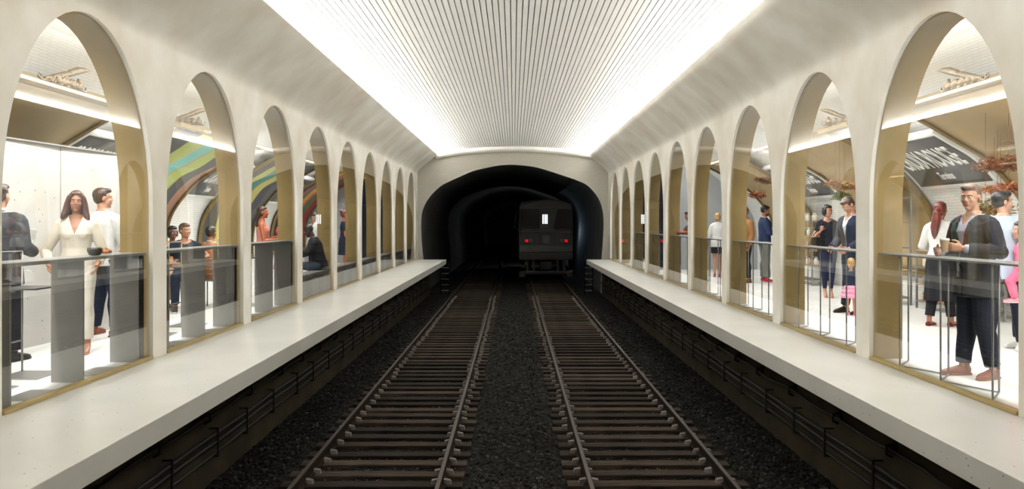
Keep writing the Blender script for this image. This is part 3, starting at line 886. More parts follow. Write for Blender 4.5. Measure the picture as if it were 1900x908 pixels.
r3, zs = shelf_unit('shelving', (6.62, 14.1, 0), .9, 1.85, 5, R(82), 'tall bottle rack seen through the gold-tinted side of the nearest right arch')
M['bottle'] = simple('dark green bottle', (.02, .06, .04), .15)
for z in zs[1:]:
    for j in range(5):
        b = MB(); b.lathe((0, 0, 0), [(.034, 0), (.036, .01), (.036, .15), (.014, .2), (.014, .26)], 10)
        d = Vector((math.cos(R(82)), math.sin(R(82)), 0))*(-.32+j*.16)
        o = b.build('bottle', M['bottle'], smooth=True); o.location = (6.62+d.x, 14.1+d.y, z); tag(o, 'dark green bottle standing on the tall rack in the right gallery', 'bottle', 'bottles on the tall rack')

# dried foliage hanging under the right gallery vault
M['leaf_o'] = simple('dried orange leaf', (.34, .10, .03), .6, 0, .5, 14); M['leaf_b'] = simple('dried brown leaf', (.16, .06, .03), .7, 0, .5, 12)
M['leaf_g'] = simple('olive leaf', (.14, .17, .05), .6, 0, .5, 14)
def foliage(loc, L, Wd, H, mats, n, lab, seed, rz=0.0):
    rnd = random.Random(seed); r = empty('hanging_foliage', loc, rz); tag(r, lab, 'dried foliage', 'dried foliage bunches', 'thing')
    b = MB(); b.tube([(-L/2, 0, 0), (0, 0, .02), (L/2, 0, 0)], .012, 6); 
    for s in (-.3, .3):
        q = Matrix.Rotation(rz, 3, 'Z') @ Vector((s*L, 0, 0)); xx = abs(loc[0]+q.x)
        zt = gprof(s_at_x(xx), .03)[1]
        b.tube([(s*L, 0, 0), (s*L, 0, zt-loc[2])], .0025, 4)
    b.build('branch', M['leaf_b'], r)
    b = MB()
    for i in range(n):
        t = rnd.uniform(-.5, .5); x = t*L; k = math.sqrt(max(0, 1-(2*t)**2))*.7+.3
        a = rnd.random()*6.28; q = rnd.random()
        c = Vector((x, math.cos(a)*Wd*q*k, math.sin(a)*H*q*k))
        l = rnd.uniform(.03, .075); d = Vector((rnd.uniform(-1, 1)+.6*(1 if t > 0 else -1), rnd.uniform(-.6, .6), rnd.uniform(-.2, .2))).normalized()
        u = d.cross(Vector((rnd.uniform(-1, 1), rnd.uniform(-1, 1), 1))).normalized()*l*.22; up = d.cross(u).normalized()*l*.08
        b.cur = rnd.randrange(len(mats))
        b.add([c, c+d*l*.45+u, c+d*l, c+d*l*.45-u, c+d*l*.45+up], [(0, 1, 4), (1, 2, 4), (2, 3, 4), (3, 0, 4)])
    b.build('leaves', mats, r, multi=True)
foliage((6.0, 9.95, 2.12), 1.3, .30, .10, [M['leaf_o'], M['leaf_b'], M['leaf_b']], 1800, 'dark orange dried foliage hanging above the man in the light blue shirt', 1, R(70))
foliage((5.9, 9.75, 1.80), 1.0, .20, .07, [M['leaf_o'], M['leaf_o'], M['amber']], 1400, 'bright orange dried foliage bunch just above the heads at the right edge', 2, R(70))
foliage((5.9, 9.95, 1.56), .8, .2, .13, [M['leaf_g'], M['leaf_g'], M['leaf_o']], 1000, 'olive green foliage between the two heads at the right edge', 3, R(40))
foliage((5.50, 13.6, 2.02), 1.9, .22, .06, [M['leaf_o'], M['leaf_o'], M['leaf_g']], 1600, 'orange and green dried foliage above the woman in black in the second right arch', 4, R(60))
foliage((5.56, 13.7, 1.84), .8, .15, .08, [M['leaf_g']], 1000, 'olive foliage bunch behind the head of the man looking down', 5, R(60))
foliage((5.7, 18.3, 2.35), 1.3, .2, .07, [M['leaf_b'], M['leaf_b']], 1000, 'dark brown dried foliage high in the third right arch', 6, R(60))
foliage((5.6, 18.6, 2.03), .9, .18, .09, [M['leaf_o'], M['leaf_b']], 1000, 'rusty orange dried foliage beside the head of the bearded man', 7, R(60))

# ------------------------------------------------------------------ the train
def build_train():
    T = empty('metro_train', (1.475, 36.9, RT)); tag(T, 'dark metro train with two red tail lamps standing inside the tunnel', 'train')
    hw = 1.22; top = 3.62; b = MB()
    def sec(y, s=1.0, dz=0):
        P = [(-hw, .95), (-hw-.02, 1.6), (-hw+.0, 2.6), (-hw+.03, 3.3), (-hw+.10, 3.48), (-.6, 3.60), (0, top+.03), (.6, 3.60), (hw-.10, 3.48), (hw-.03, 3.3), (hw, 2.6), (hw+.02, 1.6), (hw, .95)]
        return [Vector((x*s, y, z+dz)) for x, z in P]
    b.rings([sec(0), sec(.06), sec(14)]); b.build('body', M['train'], T)
    b = MB(); b.box(-hw-.01, hw+.01, -.05, .01, 1.22, 1.52, .02); b.build('light_band', M['train_band'], T)
    b = MB(); b.box(-hw-.02, hw+.02, -.03, .3, .86, 1.20, .03); b.build('lower_skirt', M['train_dark'], T)
    for s, (xa, xb) in ((-1, (-1.14, -.30)), (1, (.36, 1.13))):
        b = MB(); sl = .18 if s > 0 else .0
        V = [(xa, -.025, 2.28), (xb, -.025, 2.28), (xb, -.025, 3.20), (xa+sl, -.025, 3.20)]
        V += [(x, .01, z) for x, y, z in V]
        b.add(V, [(0, 1, 2, 3), (7, 6, 5, 4), (0, 4, 5, 1), (1, 5, 6, 2), (2, 6, 7, 3), (3, 7, 4, 0)]); b.build('cab_window', M['train_glass'], T)
    b = MB(); b.box(-.30, .36, -.03, .01, .0+1.55, 3.25, .01); b.build('end_door', M['train'], T)
    d = T.children[-1]
    b = MB(); b.box(-.17, .09, -.045, -.028, 2.48, 2.98, .005); b.build('door_window', M['train_glass'], d)
    for x in (-.13, -.04, .045):
        b = MB(); b.box(x-.028, x+.028, -.055, -.04, 2.52, 2.94); b.build('light_strip', M['train_lamp'], d)
    b = MB(); b.box(-.15, .21, -.045, -.028, 1.62, 1.98, .01); b.build('door_plate', M['train_band'], d)
    b = MB(); b.box(-hw, hw, -.04, .0, 2.12, 2.17, .008); b.build('waist_rail', M['train_band'], T)
    b = MB(); b.tube([(-hw+.08, -.02, 3.40), (-.6, -.02, 3.56), (0, -.02, 3.62), (.6, -.02, 3.56), (hw-.08, -.02, 3.40)], .03, 8); b.build('roof_rim', M['train_band'], T)
    for s in (-1, 1):
        x0 = -.98 if s < 0 else .66
        b = MB(); b.box(x0, x0+.36, -.05, .0, 1.66, 1.82, .015); b.build('lamp_housing', M['lens'], T); h = T.children[-1]
        rx = x0+.10 if s < 0 else x0+.26
        b = MB(); b.ell((rx, -.05, 1.74), (.062, .03, .062)); b.build('tail_lamp', M['train_red'], h, smooth=True)
        b = MB(); b.tube([(s*1.14, -.03, 2.0), (s*1.14, -.08, 2.0), (s*1.14, -.08, 3.0), (s*1.14, -.03, 3.0)], .018, 8); b.build('grab_rail', M['train_band'], T, smooth=True)
    b = MB(); b.tube([(-hw, .1, 3.2), (-hw-.16, .05, 2.9), (-hw-.22, .05, 2.35), (-hw, .05, 2.2)], .03, 8); b.build('mirror_arm', M['train'], T)
    # buffers, frame and wheels
    b = MB(); b.box(-1.24, 1.24, .05, .35, .20, .36, .03); b.box(-1.24, -.95, .0, .4, .08, .30, .02); b.box(.95, 1.24, .0, .4, .08, .30, .02)
    for x in (-.85, -.55, .55, .85): b.box(x-.05, x+.05, .08, .3, .36, .88)
    b.build('bogie_frame', M['train_dark'], T)
    b = MB(); b.box(-.28, .28, -.12, .5, .42, .78, .04); b.tube([(0, -.1, .6), (0, -.42, .6)], .09, 12); b.build('coupler', M['train_dark'], T)
    for s in (-1, 1):
        for y in (1.0, 2.9):
            b = MB(); b.tube([(s*.66, y, .43), (s*.78, y, .43)], .42, 28, side=(0, 0, 1)); b.build('wheel', M['rail'], T, smooth=False)
build_train()
# ------------------------------------------------------------------ people
def skinm(name, c):
    m = simple(name, c, .5, 0, .06, 20); m.node_tree.nodes['Principled BSDF'].inputs['Subsurface Weight'].default_value = .0
    return m
SK = {'fair': skinm('fair skin', (.42, .21, .135)), 'tan': skinm('tan skin', (.33, .14, .075)), 'brown': skinm('brown skin', (.15, .062, .033)), 'dark': skinm('dark skin', (.040, .020, .014)), 'warm': skinm('ruddy skin', (.42, .115, .05))}
HR = {'black': simple('black hair', (.012, .010, .010), .45, 0, .4, 30, .5, 60, (1, 1, .15)), 'brown': simple('dark brown hair', (.05, .025, .018), .45, 0, .4, 30, .5, 60, (1, 1, .15)),
      'auburn': simple('auburn hair', (.075, .026, .016), .42, 0, .4, 30, .5, 60, (1, 1, .15)), 'mid': simple('mid brown hair', (.13, .075, .05), .5, 0, .4, 30, .5, 60, (1, 1, .15)),
      'blond': simple('blond hair', (.42, .25, .10), .5, 0, .35, 30, .5, 60, (1, 1, .15)), 'red': simple('dark red hair', (.13, .025, .02), .4, 0, .5, 30, .5, 60, (1, 1, .15))}
CL_ = {}
def C_(name, col, rough=.85):
    if name not in CL_: CL_[name] = cloth(name, col, rough)
    return CL_[name]
M['eye_white'] = simple('eye white', (.75, .72, .70), .2); M['iris'] = simple('iris', (.03, .018, .01), .15)
M['lips'] = simple('lips', (.42, .11, .09), .4)
M['shirt_button'] = simple('button', (.3, .3, .3), .3)

def hand(b, w, d, n, side, curl, k=1.0):
    d = d.normalized(); n = (n-d*n.dot(d)).normalized(); a = d.cross(n)*side   # a points to the thumb side
    b.tube([w-d*.01, w+d*.02, w+d*.055*k, w+d*.09*k], [(.021, .021), (.033, .016), (.040, .015), (.036, .012)], 12, side=a)
    for i, (off, ln) in enumerate(((.030, .072), (.010, .080), (-.010, .075), (-.029, .060))):
        p = w+d*(.086-.004*abs(i-1.2))*k+a*off*k; dd = d.copy(); pts = [p-d*.015, p]; ax = a*side
        cu = curl*(1+.08*i)
        for sgi, (fr, q) in enumerate(((.45, .9), (.30, 1.1), (.25, .8))):
            dd = (dd*math.cos(cu*q)+n*math.sin(cu*q)).normalized() if sgi == 0 else (Matrix.Rotation(0, 3, 'X') @ dd)
            if sgi: 
                e = dd.cross(a).normalized(); e = e if e.dot(n) > 0 or True else e
                perp = a.cross(dd).normalized()
                if sgi == 1: sgn = 1 if perp.dot(n*math.cos(cu)-d*math.sin(cu)) > 0 else -1
                dd = (dd*math.cos(cu*q)+perp*sgn*math.sin(cu*q)).normalized()
            p = p+dd*ln*fr*k; pts.append(p)
        b.tube(pts, [.0085*k, .0092*k, .0085*k, .0078*k, .0055*k], 8)
    t0 = w+d*.022*k+a*.022*k; t1 = t0+(d*.5+a*.75+n*.35).normalized()*.038*k; t2 = t1+(d*.8+a*.25+n*.5).normalized()*.030*k; t3 = t2+(d*.8+n*(.3+.5*curl)-a*.1).normalized()*.024*k
    b.tube([t0, t1, t2, t3], [.014*k, .0115*k, .0095*k, .006*k], 8)

def person(label, loc, face, H=1.75, sex='m', skin='fair', hair=('short', 'black'), top=None, under=None, bottom=None, shoe=('leather', (.02, .02, .02)),
           hz=.93, lean=0, yaw=0, pitch=0, roll=0, Le=None, Lw=None, Re=None, Rw=None, Lk=None, La=None, Rk=None, Ra=None, Lc=.35, Rc=.35, Lh=None, Rh=None,
           fine=False, group=None, face_detail=True, child=False, belly=0.0, beard=None, heel=0.0, elev=0.0, foot_rz=(0, 0), skirt=None, cat='person'):
    sc = H/1.75; vox = (.0062 if fine else .0105)/max(sc, .55)*(1 if not child else .8)
    f = sex == 'f'
    P = Vector((0, 0, hz)); RL = Matrix.Rotation(R(-lean), 3, 'X')
    def T(x, y, z): return P+RL @ Vector((x, y, z-.93))
    def Ti(v): 
        q = RL.inverted() @ (v-P); return Vector((q.x, q.y, q.z+.93))
    sw = .148 if f else .176
    hs = 1.6 if child else 1.0            # children have bigger heads
    HC = T(0, .015, 1.625 + (.07 if child else 0)); RH = Matrix.Rotation(R(-lean*.35), 3, 'X') @ Matrix.Rotation(R(yaw), 3, 'Z') @ Matrix.Rotation(R(-pitch), 3, 'X') @ Matrix.Rotation(R(roll), 3, 'Y')
    if lean > 15 or pitch > 20: HC = HC + Vector((0, .02, -.005))
    def HP(x, y, z): return HC+RH @ (Vector((x, y, z))*hs)
    def HR3(r): return tuple(q*hs for q in r)
    # joints
    S = {1: T(sw, -.01, 1.385), -1: T(-sw, -.01, 1.385)}          # 1 = person's right side (+x when facing +y)
    E = {1: Vector(Re) if Re else T(sw+.055, -.03, 1.12), -1: Vector(Le) if Le else T(-sw-.055, -.03, 1.12)}
    W = {1: Vector(Rw) if Rw else T(sw+.06, .05, .875), -1: Vector(Lw) if Lw else T(-sw-.06, .05, .875)}
    Hp = {1: P+Vector((.092, 0, -.03)), -1: P+Vector((-.092, 0, -.03))}
    Kn = {1: Vector(Rk) if Rk else Vector((.10, .02, .49+heel)), -1: Vector(Lk) if Lk else Vector((-.10, .02, .49+heel))}
    An = {1: Vector(Ra) if Ra else Vector((.105, -.03, .085+heel)), -1: Vector(La) if La else Vector((-.105, -.03, .085+heel))}
    if f: TR = [(.84, .12, .09, 0), (.90, .172, .115, -.01), (.97, .165, .112, -.01), (1.05, .132, .095, 0), (1.12, .122, .088, .0), (1.20, .135, .098, .005), (1.28, .145, .112, .012), (1.35, .143, .096, .006), (1.395, .130, .075, 0), (1.440, .078, .058, -.005), (1.49, .052, .052, -.008)]
    else: TR = [(.84, .12, .09, 0), (.90, .165, .112, 0), (.97, .160, .11, 0), (1.06, .150, .105+belly, belly*.6), (1.14, .152, .108+belly*.6, belly*.4), (1.24, .168, .118, .004), (1.33, .174, .122, .006), (1.385, .168, .102, 0), (1.425, .125, .080, -.006), (1.462, .080, .066, -.01), (1.50, .060, .060, -.01)]
    def torso(b, inf=0.0, z0=0, z1=9, flare=0.0, n=24):
        rs = []; Z = [t[0] for t in TR]
        def at(z):
            for (a, c) in zip(TR, TR[1:]):
                if a[0] <= z <= c[0]:
                    t = (z-a[0])/(c[0]-a[0]); return [a[i]+(c[i]-a[i])*t for i in range(4)]
            return list(TR[0] if z < Z[0] else TR[-1])
        zs = sorted({z for z in Z if z0 < z < z1} | {max(z0, Z[0]-.12) if z0 else Z[0], min(z1, Z[-1])})
        for z in zs:
            _, rx, ry, yo = at(z)
            if z < .90: rx, ry = max(rx, .165), max(ry, .112)
            fl = flare*max(0, (1.05-z)/.25)
            if not inf and z < .88: rx, ry = .12, .09
            rs.append([T((rx+inf+fl)*math.copysign(abs(math.cos(a))**.85, math.cos(a)), yo+(ry+inf+fl)*math.copysign(abs(math.sin(a))**.9, math.sin(a)), z) for a in [2*math.pi*j/n for j in range(n)]])
        b.rings(rs)
        if f and z1 > 1.25:
            for s in (-1, 1): b.ell(T(s*.062, .078, 1.270), (.054+inf, .048+inf*.8, .054+inf))
        if z1 > 1.4:   # shoulder caps and blades
            for s in (-1, 1): k2 = .88 if f else 1.0; b.tube([T(s*.045, -.014, 1.440), T(s*.10, -.012, 1.415), S[s]], [.050*k2+inf*.5, .052*k2+inf*.6, .050*k2+inf*.7], 12); b.ell(S[s], .052*k2+inf*.7)
    def arm(b, s, inf=0.0, frac=2.0, cuff=0.0):
        k = .9 if f else 1.0
        pts = [S[s], S[s].lerp(E[s], .35), S[s].lerp(E[s], .75), E[s], E[s].lerp(W[s], .25), E[s].lerp(W[s], .7), W[s]]
        rr = [.054*k, .050*k, .043*k, .040*k, .041*k, .031*k, .025*k]; cum = [0, .35, .75, 1, 1.25, 1.7, 2]
        pp = []; rq = []
        for i, (p, r_, c) in enumerate(zip(pts, rr, cum)):
            if c <= frac: pp.append(p); rq.append(r_+inf*(1+.15*(i % 2)))
            else:
                t = (frac-cum[i-1])/(c-cum[i-1]); pp.append(pts[i-1].lerp(p, t)); rq.append(rr[i-1]+(r_-rr[i-1])*t+inf+cuff); break
        b.tube(pp, rq, 12)
        if frac > 1: b.ell(E[s], .041*k+inf)
    def leg(b, s, inf=0.0, frac=2.0, loose=0.0):
        k = .95 if f else 1.0
        pts = [Hp[s]+Vector((0, 0, .02)), Hp[s].lerp(Kn[s], .3), Hp[s].lerp(Kn[s], .7), Kn[s], Kn[s].lerp(An[s], .28), Kn[s].lerp(An[s], .65), An[s]]
        calf = Vector((0, -.018, 0)) if An[s].z < Kn[s].z-.2 else Vector((0, 0, 0))
        pts[4] = pts[4]+calf
        rr = [.092*k, .088*k, .066*k, .056*k, .055*k, .042*k, .034*k]; cum = [0, .3, .7, 1, 1.28, 1.65, 2]
        pp = []; rq = []
        for i, (p, r_, c) in enumerate(zip(pts, rr, cum)):
            r_ = r_+inf+loose*max(0, c-.6)
            if c <= frac: pp.append(p); rq.append(r_)
            else:
                t = (frac-cum[i-1])/(c-cum[i-1]); pp.append(pts[i-1].lerp(p, t)); rq.append(rq[-1]+(r_-rq[-1])*t); break
        b.tube(pp, rq, 14, side=(1, 0, 0))
        if frac > 1: b.ell(Kn[s], .054*k+inf+loose*.3)
    # ---- body: one continuous surface
    b = MB(); torso(b)
    b.tube([T(0, -.015, 1.43), T(0, -.008, 1.50), HP(0, -.02, -.045)], [.060 if not f else .05, .053 if not f else .044, .052 if not f else .045], 14)
    for s in (-1, 1):
        arm(b, s); leg(b, s)
        dd = (W[s]-E[s]).normalized(); hd = (Lh if s < 0 else Rh)
        d = Vector(hd[0]) if hd else dd+Vector((0, 0, -.1))
        n = Vector(hd[1]) if hd else Vector((-s, .25, 0))
        # thumb side: forward for hanging hands
        th = d.normalized().cross((n-d.normalized()*n.dot(d.normalized())).normalized())
        fwd = Vector(hd[2]) if hd and len(hd) > 2 else Vector((0, 1, .3))
        hand(b, W[s], d, n, 1 if th.dot(fwd) > 0 else -1, Lc if s < 0 else Rc, (.93 if f else 1.05)*(.8 if child else 1))
        a = An[s]; rz = Matrix.Rotation(R(foot_rz[0 if s < 0 else 1]), 3, 'Z')
        b.tube([a+Vector((0, 0, .0)), a+rz @ Vector((0, .01, -.04)), a+rz @ Vector((0, .09, -.055-heel*.5)), a+rz @ Vector((0, .17, -.065-heel*.9))], [(.033, .036), (.034, .034), (.036, .024), (.026, .012)], 12)
    b.ell(HP(0, -.012, .030), HR3((.074, .094, .088)), RH); b.ell(HP(0, .022, -.030), HR3((.060 if not f else .056, .068, .075)), RH)
    b.ell(HP(0, .060, -.088), HR3((.026 if not f else .021, .024, .020)), RH); b.ell(HP(0, .018, -.070), HR3((.048, .055, .035)), RH)
    b.ell(HP(0, .072, .032), HR3((.052, .016, .012)), RH)
    for s in (-1, 1):
        b.ell(HP(s*.036, .060, -.018), HR3((.022, .022, .022)), RH)
        b.ell(HP(s*.076, -.012, -.004), HR3((.009, .019, .030)), RH @ Matrix.Rotation(R(-12), 3, 'X'))
    b.tube([HP(0, .078, .022), HP(0, .089, .002), HP(0, .099, -.018), HP(0, .086, -.028)], [.0085*hs, .0095*hs, .0118*hs, .008*hs], 8)
    for s in (-1, 1): b.ell(HP(s*.011, .090, -.022), HR3((.008, .010, .007)), RH)
    b.ell(HP(0, .074, -.052), HR3((.024, .015, .013)), RH)
    root = mobj('person', remeshed(b, vox, 2), SK[skin], None)
    tag(root, label, cat, group)
    kids = []
    def kid(name, mb, mat, v=None, sm=3, cut=None, solid=0.0):
        o = mobj(name, remeshed(mb, v or vox*1.25, sm, cut, solid), mat, root); return o
    # face
    if face_detail:
        for s in (-1, 1):
            q = MB(); q.ell(HP(s*.030, .0765, .012), HR3((.0120, .008, .0058)), RH, 12, 8); e = q.build('eye', M['eye_white'], root, smooth=True)
            q = MB(); q.ell(HP(s*.030, .0820, .012), HR3((.0056, .0035, .0054)), RH, 10, 6); q.build('iris', M['iris'], e, smooth=True)
            q = MB(); q.tube([HP(s*.014, .0872, .027), HP(s*.030, .0865, .031), HP(s*.047, .074, .026)], [.0024*hs, .0030*hs, .0014*hs], 6); q.build('eyebrow', HR['brown' if hair[1] in ('mid', 'blond', 'auburn', 'red') else 'black'], root, smooth=True)
        q = MB(); q.tube([HP(-.022, .0795, -.051), HP(-.008, .0875, -.048), HP(.008, .0875, -.048), HP(.022, .0795, -.051)], [.0014*hs, .0032*hs, .0032*hs, .0014*hs], 8)
        q.tube([HP(-.019, .0795, -.053), HP(0, .0875, -.056), HP(.019, .0795, -.053)], [.0014*hs, .0040*hs, .0014*hs], 8); q.build('lips', M['lips'], root, smooth=True)
    # hair
    st_, hc = hair; hm = HR[hc]; b = MB()
    b.ell(HP(0, -.030, .048), HR3((.081, .096, .086)), RH)
    if st_ == 'short':
        b.ell(HP(0, -.045, .010), HR3((.078, .070, .075)), RH); b.ell(HP(0, .030, .088), HR3((.062, .052, .034)), RH)
        for s in (-1, 1): b.ell(HP(s*.066, .006, .035), HR3((.013, .022, .035)), RH)
    elif st_ == 'quiff':
        b.ell(HP(0, -.045, .010), HR3((.078, .072, .08)), RH); b.ell(HP(0, .030, .094), HR3((.064, .056, .034)), RH); b.ell(HP(.012, .046, .098), HR3((.048, .036, .026)), RH)
    elif st_ == 'buzz':
        b = MB(); b.ell(HP(0, -.024, .040), HR3((.0775, .092, .085)), RH)
    elif st_ == 'bob':
        b.ell(HP(0, -.045, -.01), HR3((.084, .072, .095)), RH); b.ell(HP(0, .028, .088), HR3((.066, .054, .036)), RH)
        for s in (-1, 1): b.ell(HP(s*.070, .006, .0), HR3((.020, .038, .070)), RH)
    elif st_ == 'long':
        b.ell(HP(0, -.040, .012), HR3((.090, .088, .100)), RH); b.ell(HP(0, .020, .090), HR3((.066, .056, .034)), RH)
        for s in (-1, 1):
            b.tube([HP(s*.030, .058, .100), HP(s*.068, .048, .050), HP(s*.082, .020, -.02), HP(s*.092, .015, -.09), HP(s*.112, .03, -.155), HP(s*.135, .045, -.19)], [.020*hs, .026*hs, .034*hs, .037*hs, .032*hs, .012*hs], 10)
            b.tube([HP(s*.05, -.05, 0), HP(s*.07, -.06, -.1), HP(s*.085, -.05, -.19)], [.05, .05, .02], 10)
        b.tube([HP(0, -.07, 0), HP(0, -.085, -.1), HP(0, -.08, -.2)], [.07, .07, .03], 10)
    elif st_ == 'swept':   # long hair over the back
        b.ell(HP(0, -.045, .005), HR3((.083, .080, .095)), RH); b.ell(HP(0, .022, .090), HR3((.062, .052, .030)), RH)
        b.tube([HP(0, -.06, .03), HP(0, -.10, -.06), HP(0, -.12, -.16), HP(.01, -.12, -.26), HP(.01, -.11, -.31)], [(.075, .05), (.07, .045), (.062, .035), (.045, .025), (.012, .012)], 12, side=(1, 0, 0))
    elif st_ == 'pony':
        b.ell(HP(0, -.045, .012), HR3((.079, .080, .086)), RH); b.ell(HP(0, .028, .088), HR3((.060, .050, .030)), RH)
        b.tube([HP(0, -.10, .02), HP(0, -.145, -.03), HP(-.01, -.145, -.13), HP(-.03, -.14, -.24), HP(-.035, -.135, -.33), HP(-.04, -.13, -.40)], [.030, .052, .062, .058, .042, .012], 12)
    elif st_ == 'bun':
        b.ell(HP(0, -.045, .012), HR3((.083, .082, .086)), RH); b.ell(HP(0, .028, .088), HR3((.066, .054, .034)), RH); b.ell(HP(0, -.10, .10), HR3((.045, .045, .042)), RH)
    kid('hair', b, hm, vox*.95, 1)
    if beard:
        b = MB(); b.ell(HP(0, .040, -.072), HR3((.052, .052, .042)), RH); b.ell(HP(0, .064, -.090), HR3((.030, .026, .024)), RH)
        kid('beard', b, HR[beard], vox, 1, cut=lambda c: (RH.inverted() @ (c-HC)).z > -.036*hs)
    # clothes
    ys = None
    def neckcut(spec, inf):
        kind, z, w = spec
        def c(v):
            q = Ti(v)
            if kind == 'v': return (q.y > .02 and q.z > z and abs(q.x) < (q.z-z)*w) or q.z > 1.472+inf*.3
            if kind == 'open': return (q.y > .0 and abs(q.x) < .010+max(0, q.z-z)*w) or q.z > 1.468
            if kind == 'scoop': return (q.z > z+.55*abs(q.x)+(0 if q.y > 0 else .05) and abs(q.x) < .12)
            if kind == 'strapless': return q.z > z
            return q.z > z
        return c
    if under:   # shirt under the jacket
        b = MB(); torso(b, .011, .86, 1.47); 
        for s in (-1, 1): arm(b, s, .010, 1.96)
        kid('shirt', b, C_(*under), cut=neckcut(('v', 1.38, .9), .01), solid=-.003)
        b = MB()
        for s in (-1, 1): b.tube([T(s*.030, .098, 1.375), T(s*.052, .066, 1.435), T(s*.060, .0, 1.476), T(s*.044, -.055, 1.492), T(0, -.068, 1.495)], [(.014, .006), (.020, .007), (.018, .007), (.018, .007), (.018, .007)], 10)
        kid('collar', b, C_(*under), vox*.8, 1)
    if top:
        kind = top['kind']; m = C_(*top['mat']); inf = top.get('inf', .012)
        b = MB(); torso(b, inf, top.get('hem', .86), top.get('top', 1.475), top.get('flare', 0))
        for s in (-1, 1):
            if top.get('sleeve', 2) > 0: arm(b, s, inf*.95, top.get('sleeve', 1.95), top.get('cuff', 0))
        kid(kind, b, m, cut=neckcut(top.get('neck', ('round', 1.462, 0)), inf), solid=-.004)
        if kind in ('jacket', 'cardigan'):
            b = MB(); dz = top['neck'][1]; wn = top['neck'][2]
            for s in (-1, 1):
                b.tube([T(s*.014, .116+inf, dz), T(s*(.022+.6*(1.40-dz)*wn), .118+inf, dz+.6*(1.40-dz)), T(s*(.020+.85*(1.43-dz)*wn), .088+inf*.7, 1.405), T(s*.072, .030, 1.455), T(s*.064, -.03, 1.475), T(s*.040, -.068, 1.482), T(0, -.078, 1.484)], [(.010, .006), (.024, .007), (.024, .008), (.014, .010), (.013, .010), (.013, .010), (.013, .010)], 10)
            kid('lapel', b, m, vox*.9, 1)
        if kind in ('shirt', 'blouse') and top.get('neck', ('round',))[0] != 'v':
            b = MB(); z0 = 1.375
            for s in (-1, 1): b.tube([T(s*.040, .088, z0+.03), T(s*.058, .050, 1.440), T(s*.060, 0, 1.470), T(s*.044, -.052, 1.482), T(0, -.066, 1.486)], [(.012, .006), (.015, .007), (.016, .007), (.015, .007), (.015, .007)], 10)
            kid('collar', b, m, vox*.8, 1)
    if bottom:
        kind = bottom['kind']; m = C_(*bottom['mat'])
        b = MB()
        if kind in ('trousers', 'jeans', 'shorts', 'leggings'):
            inf = bottom.get('inf', .014); torso(b, inf*.8, .86, 1.045)
            for s in (-1, 1): leg(b, s, inf, bottom.get('frac', 1.93), bottom.get('loose', .008))
            kid(kind, b, m, cut=lambda c: Ti(c).z > 1.04)
        if kind in ('skirt', 'culottes', 'dress_skirt'):
            zb = bottom.get('hem', .5); fl = bottom.get('flare', .08); n = 36; rs = []
            for i in range(9):
                z = 1.05+(zb-1.05)*i/8; t = i/8
                rx = (.158 if f else .17)+(.035)*min(1, t*5)+fl*t; ry = .115+.028*min(1, t*5)+fl*t*.8
                rs.append([P+Vector(((rx+.012*t*math.cos(9*a))*math.cos(a), (ry+.012*t*math.cos(9*a))*math.sin(a)+bottom.get('dy', 0)*t, z-.93)) for a in [2*math.pi*j/n for j in range(n)]])
            b.rings(rs)
            if bottom.get('ruffles'):
                for zz in bottom['ruffles']:
                    rs = []
                    for dz_, o_ in ((.07, .0), (.0, .045), (-.015, .03)):
                        t = (1.05-zz)/(1.05-zb); rx = .185+fl*t+o_; ry = .13+fl*t*.8+o_
                        rs.append([P+Vector(((rx+.015*math.cos(14*a))*math.cos(a), (ry+.015*math.cos(14*a))*math.sin(a), zz+dz_-.93)) for a in [2*math.pi*j/56 for j in range(56)]])
                    b.rings(rs)
            kid('skirt', b, m, sm=2)
            if bottom.get('leggings'):
                b = MB()
                for s in (-1, 1): leg(b, s, .016, 1.86, .010)
                kid('trousers', b, m)
        if bottom.get('belt'):
            b = MB(); rs = [[T((.152 if f else .168)*math.cos(a)*1.0, (.112 if f else .125)*math.sin(a), z) for a in [2*math.pi*j/32 for j in range(32)]] for z in (1.0, 1.045)]
            b.rings(rs); b.build('belt', C_('black belt', (.02, .02, .02), .4), root, smooth=False)
    if shoe:
        for s in (-1, 1):
            a = An[s]; rz = Matrix.Rotation(R(foot_rz[0 if s < 0 else 1]), 3, 'Z'); b = MB()
            k = .92 if f else 1.0
            st2 = shoe[0]; G = Vector((a.x, a.y, 0)) if a.z < .3 else a-Vector((0, 0, .085+heel))
            def Q(x, y, z): return G+rz @ Vector((x, y, z))
            if st2 == 'pump':
                b.tube([Q(0, -.055, .03+heel), Q(0, -.02, .03+heel*.95), Q(0, .05, .028+heel*.5), Q(0, .12, .02), Q(0, .19, .012)], [(.026, .030), (.031, .026), (.034, .020), (.038, .018), (.012, .008)], 12, side=(1, 0, 0))
                if heel > .02: b.tube([Q(0, -.05, heel+.01), Q(0, -.055, .0)], [.016, .006], 8)
                else: b.box(G.x-.03, G.x+.03, G.y-.05, G.y-.01, 0, .02)
            else:
                b.tube([Q(0, -.065, .045), Q(0, -.03, .05), Q(0, .03, .048), Q(0, .09, .038), Q(0, .15, .030), Q(0, .205, .026)], [(.024*k, .034), (.038*k, .043), (.040*k, .046), (.045*k, .036), (.046*k, .030), (.022*k, .018)], 14, side=(1, 0, 0))
                b.tube([Q(0, -.02, .06), Q(0, -.015, .105 if st2 != 'boot' else .15)], [.042*k, .040*k], 12)
                b.tube([Q(0, -.075, .010), Q(0, 0, .010), Q(0, .1, .010), Q(0, .16, .010), Q(0, .212, .010)], [(.030*k, .012), (.040*k, .012), (.047*k, .012), (.047*k, .012), (.024*k, .010)], 14, side=(1, 0, 0))
            o = kid('shoe', b, C_('shoe '+st2+' %.2f %.2f' % (shoe[1][0], shoe[1][1]), shoe[1], .4), vox*.8, 2)
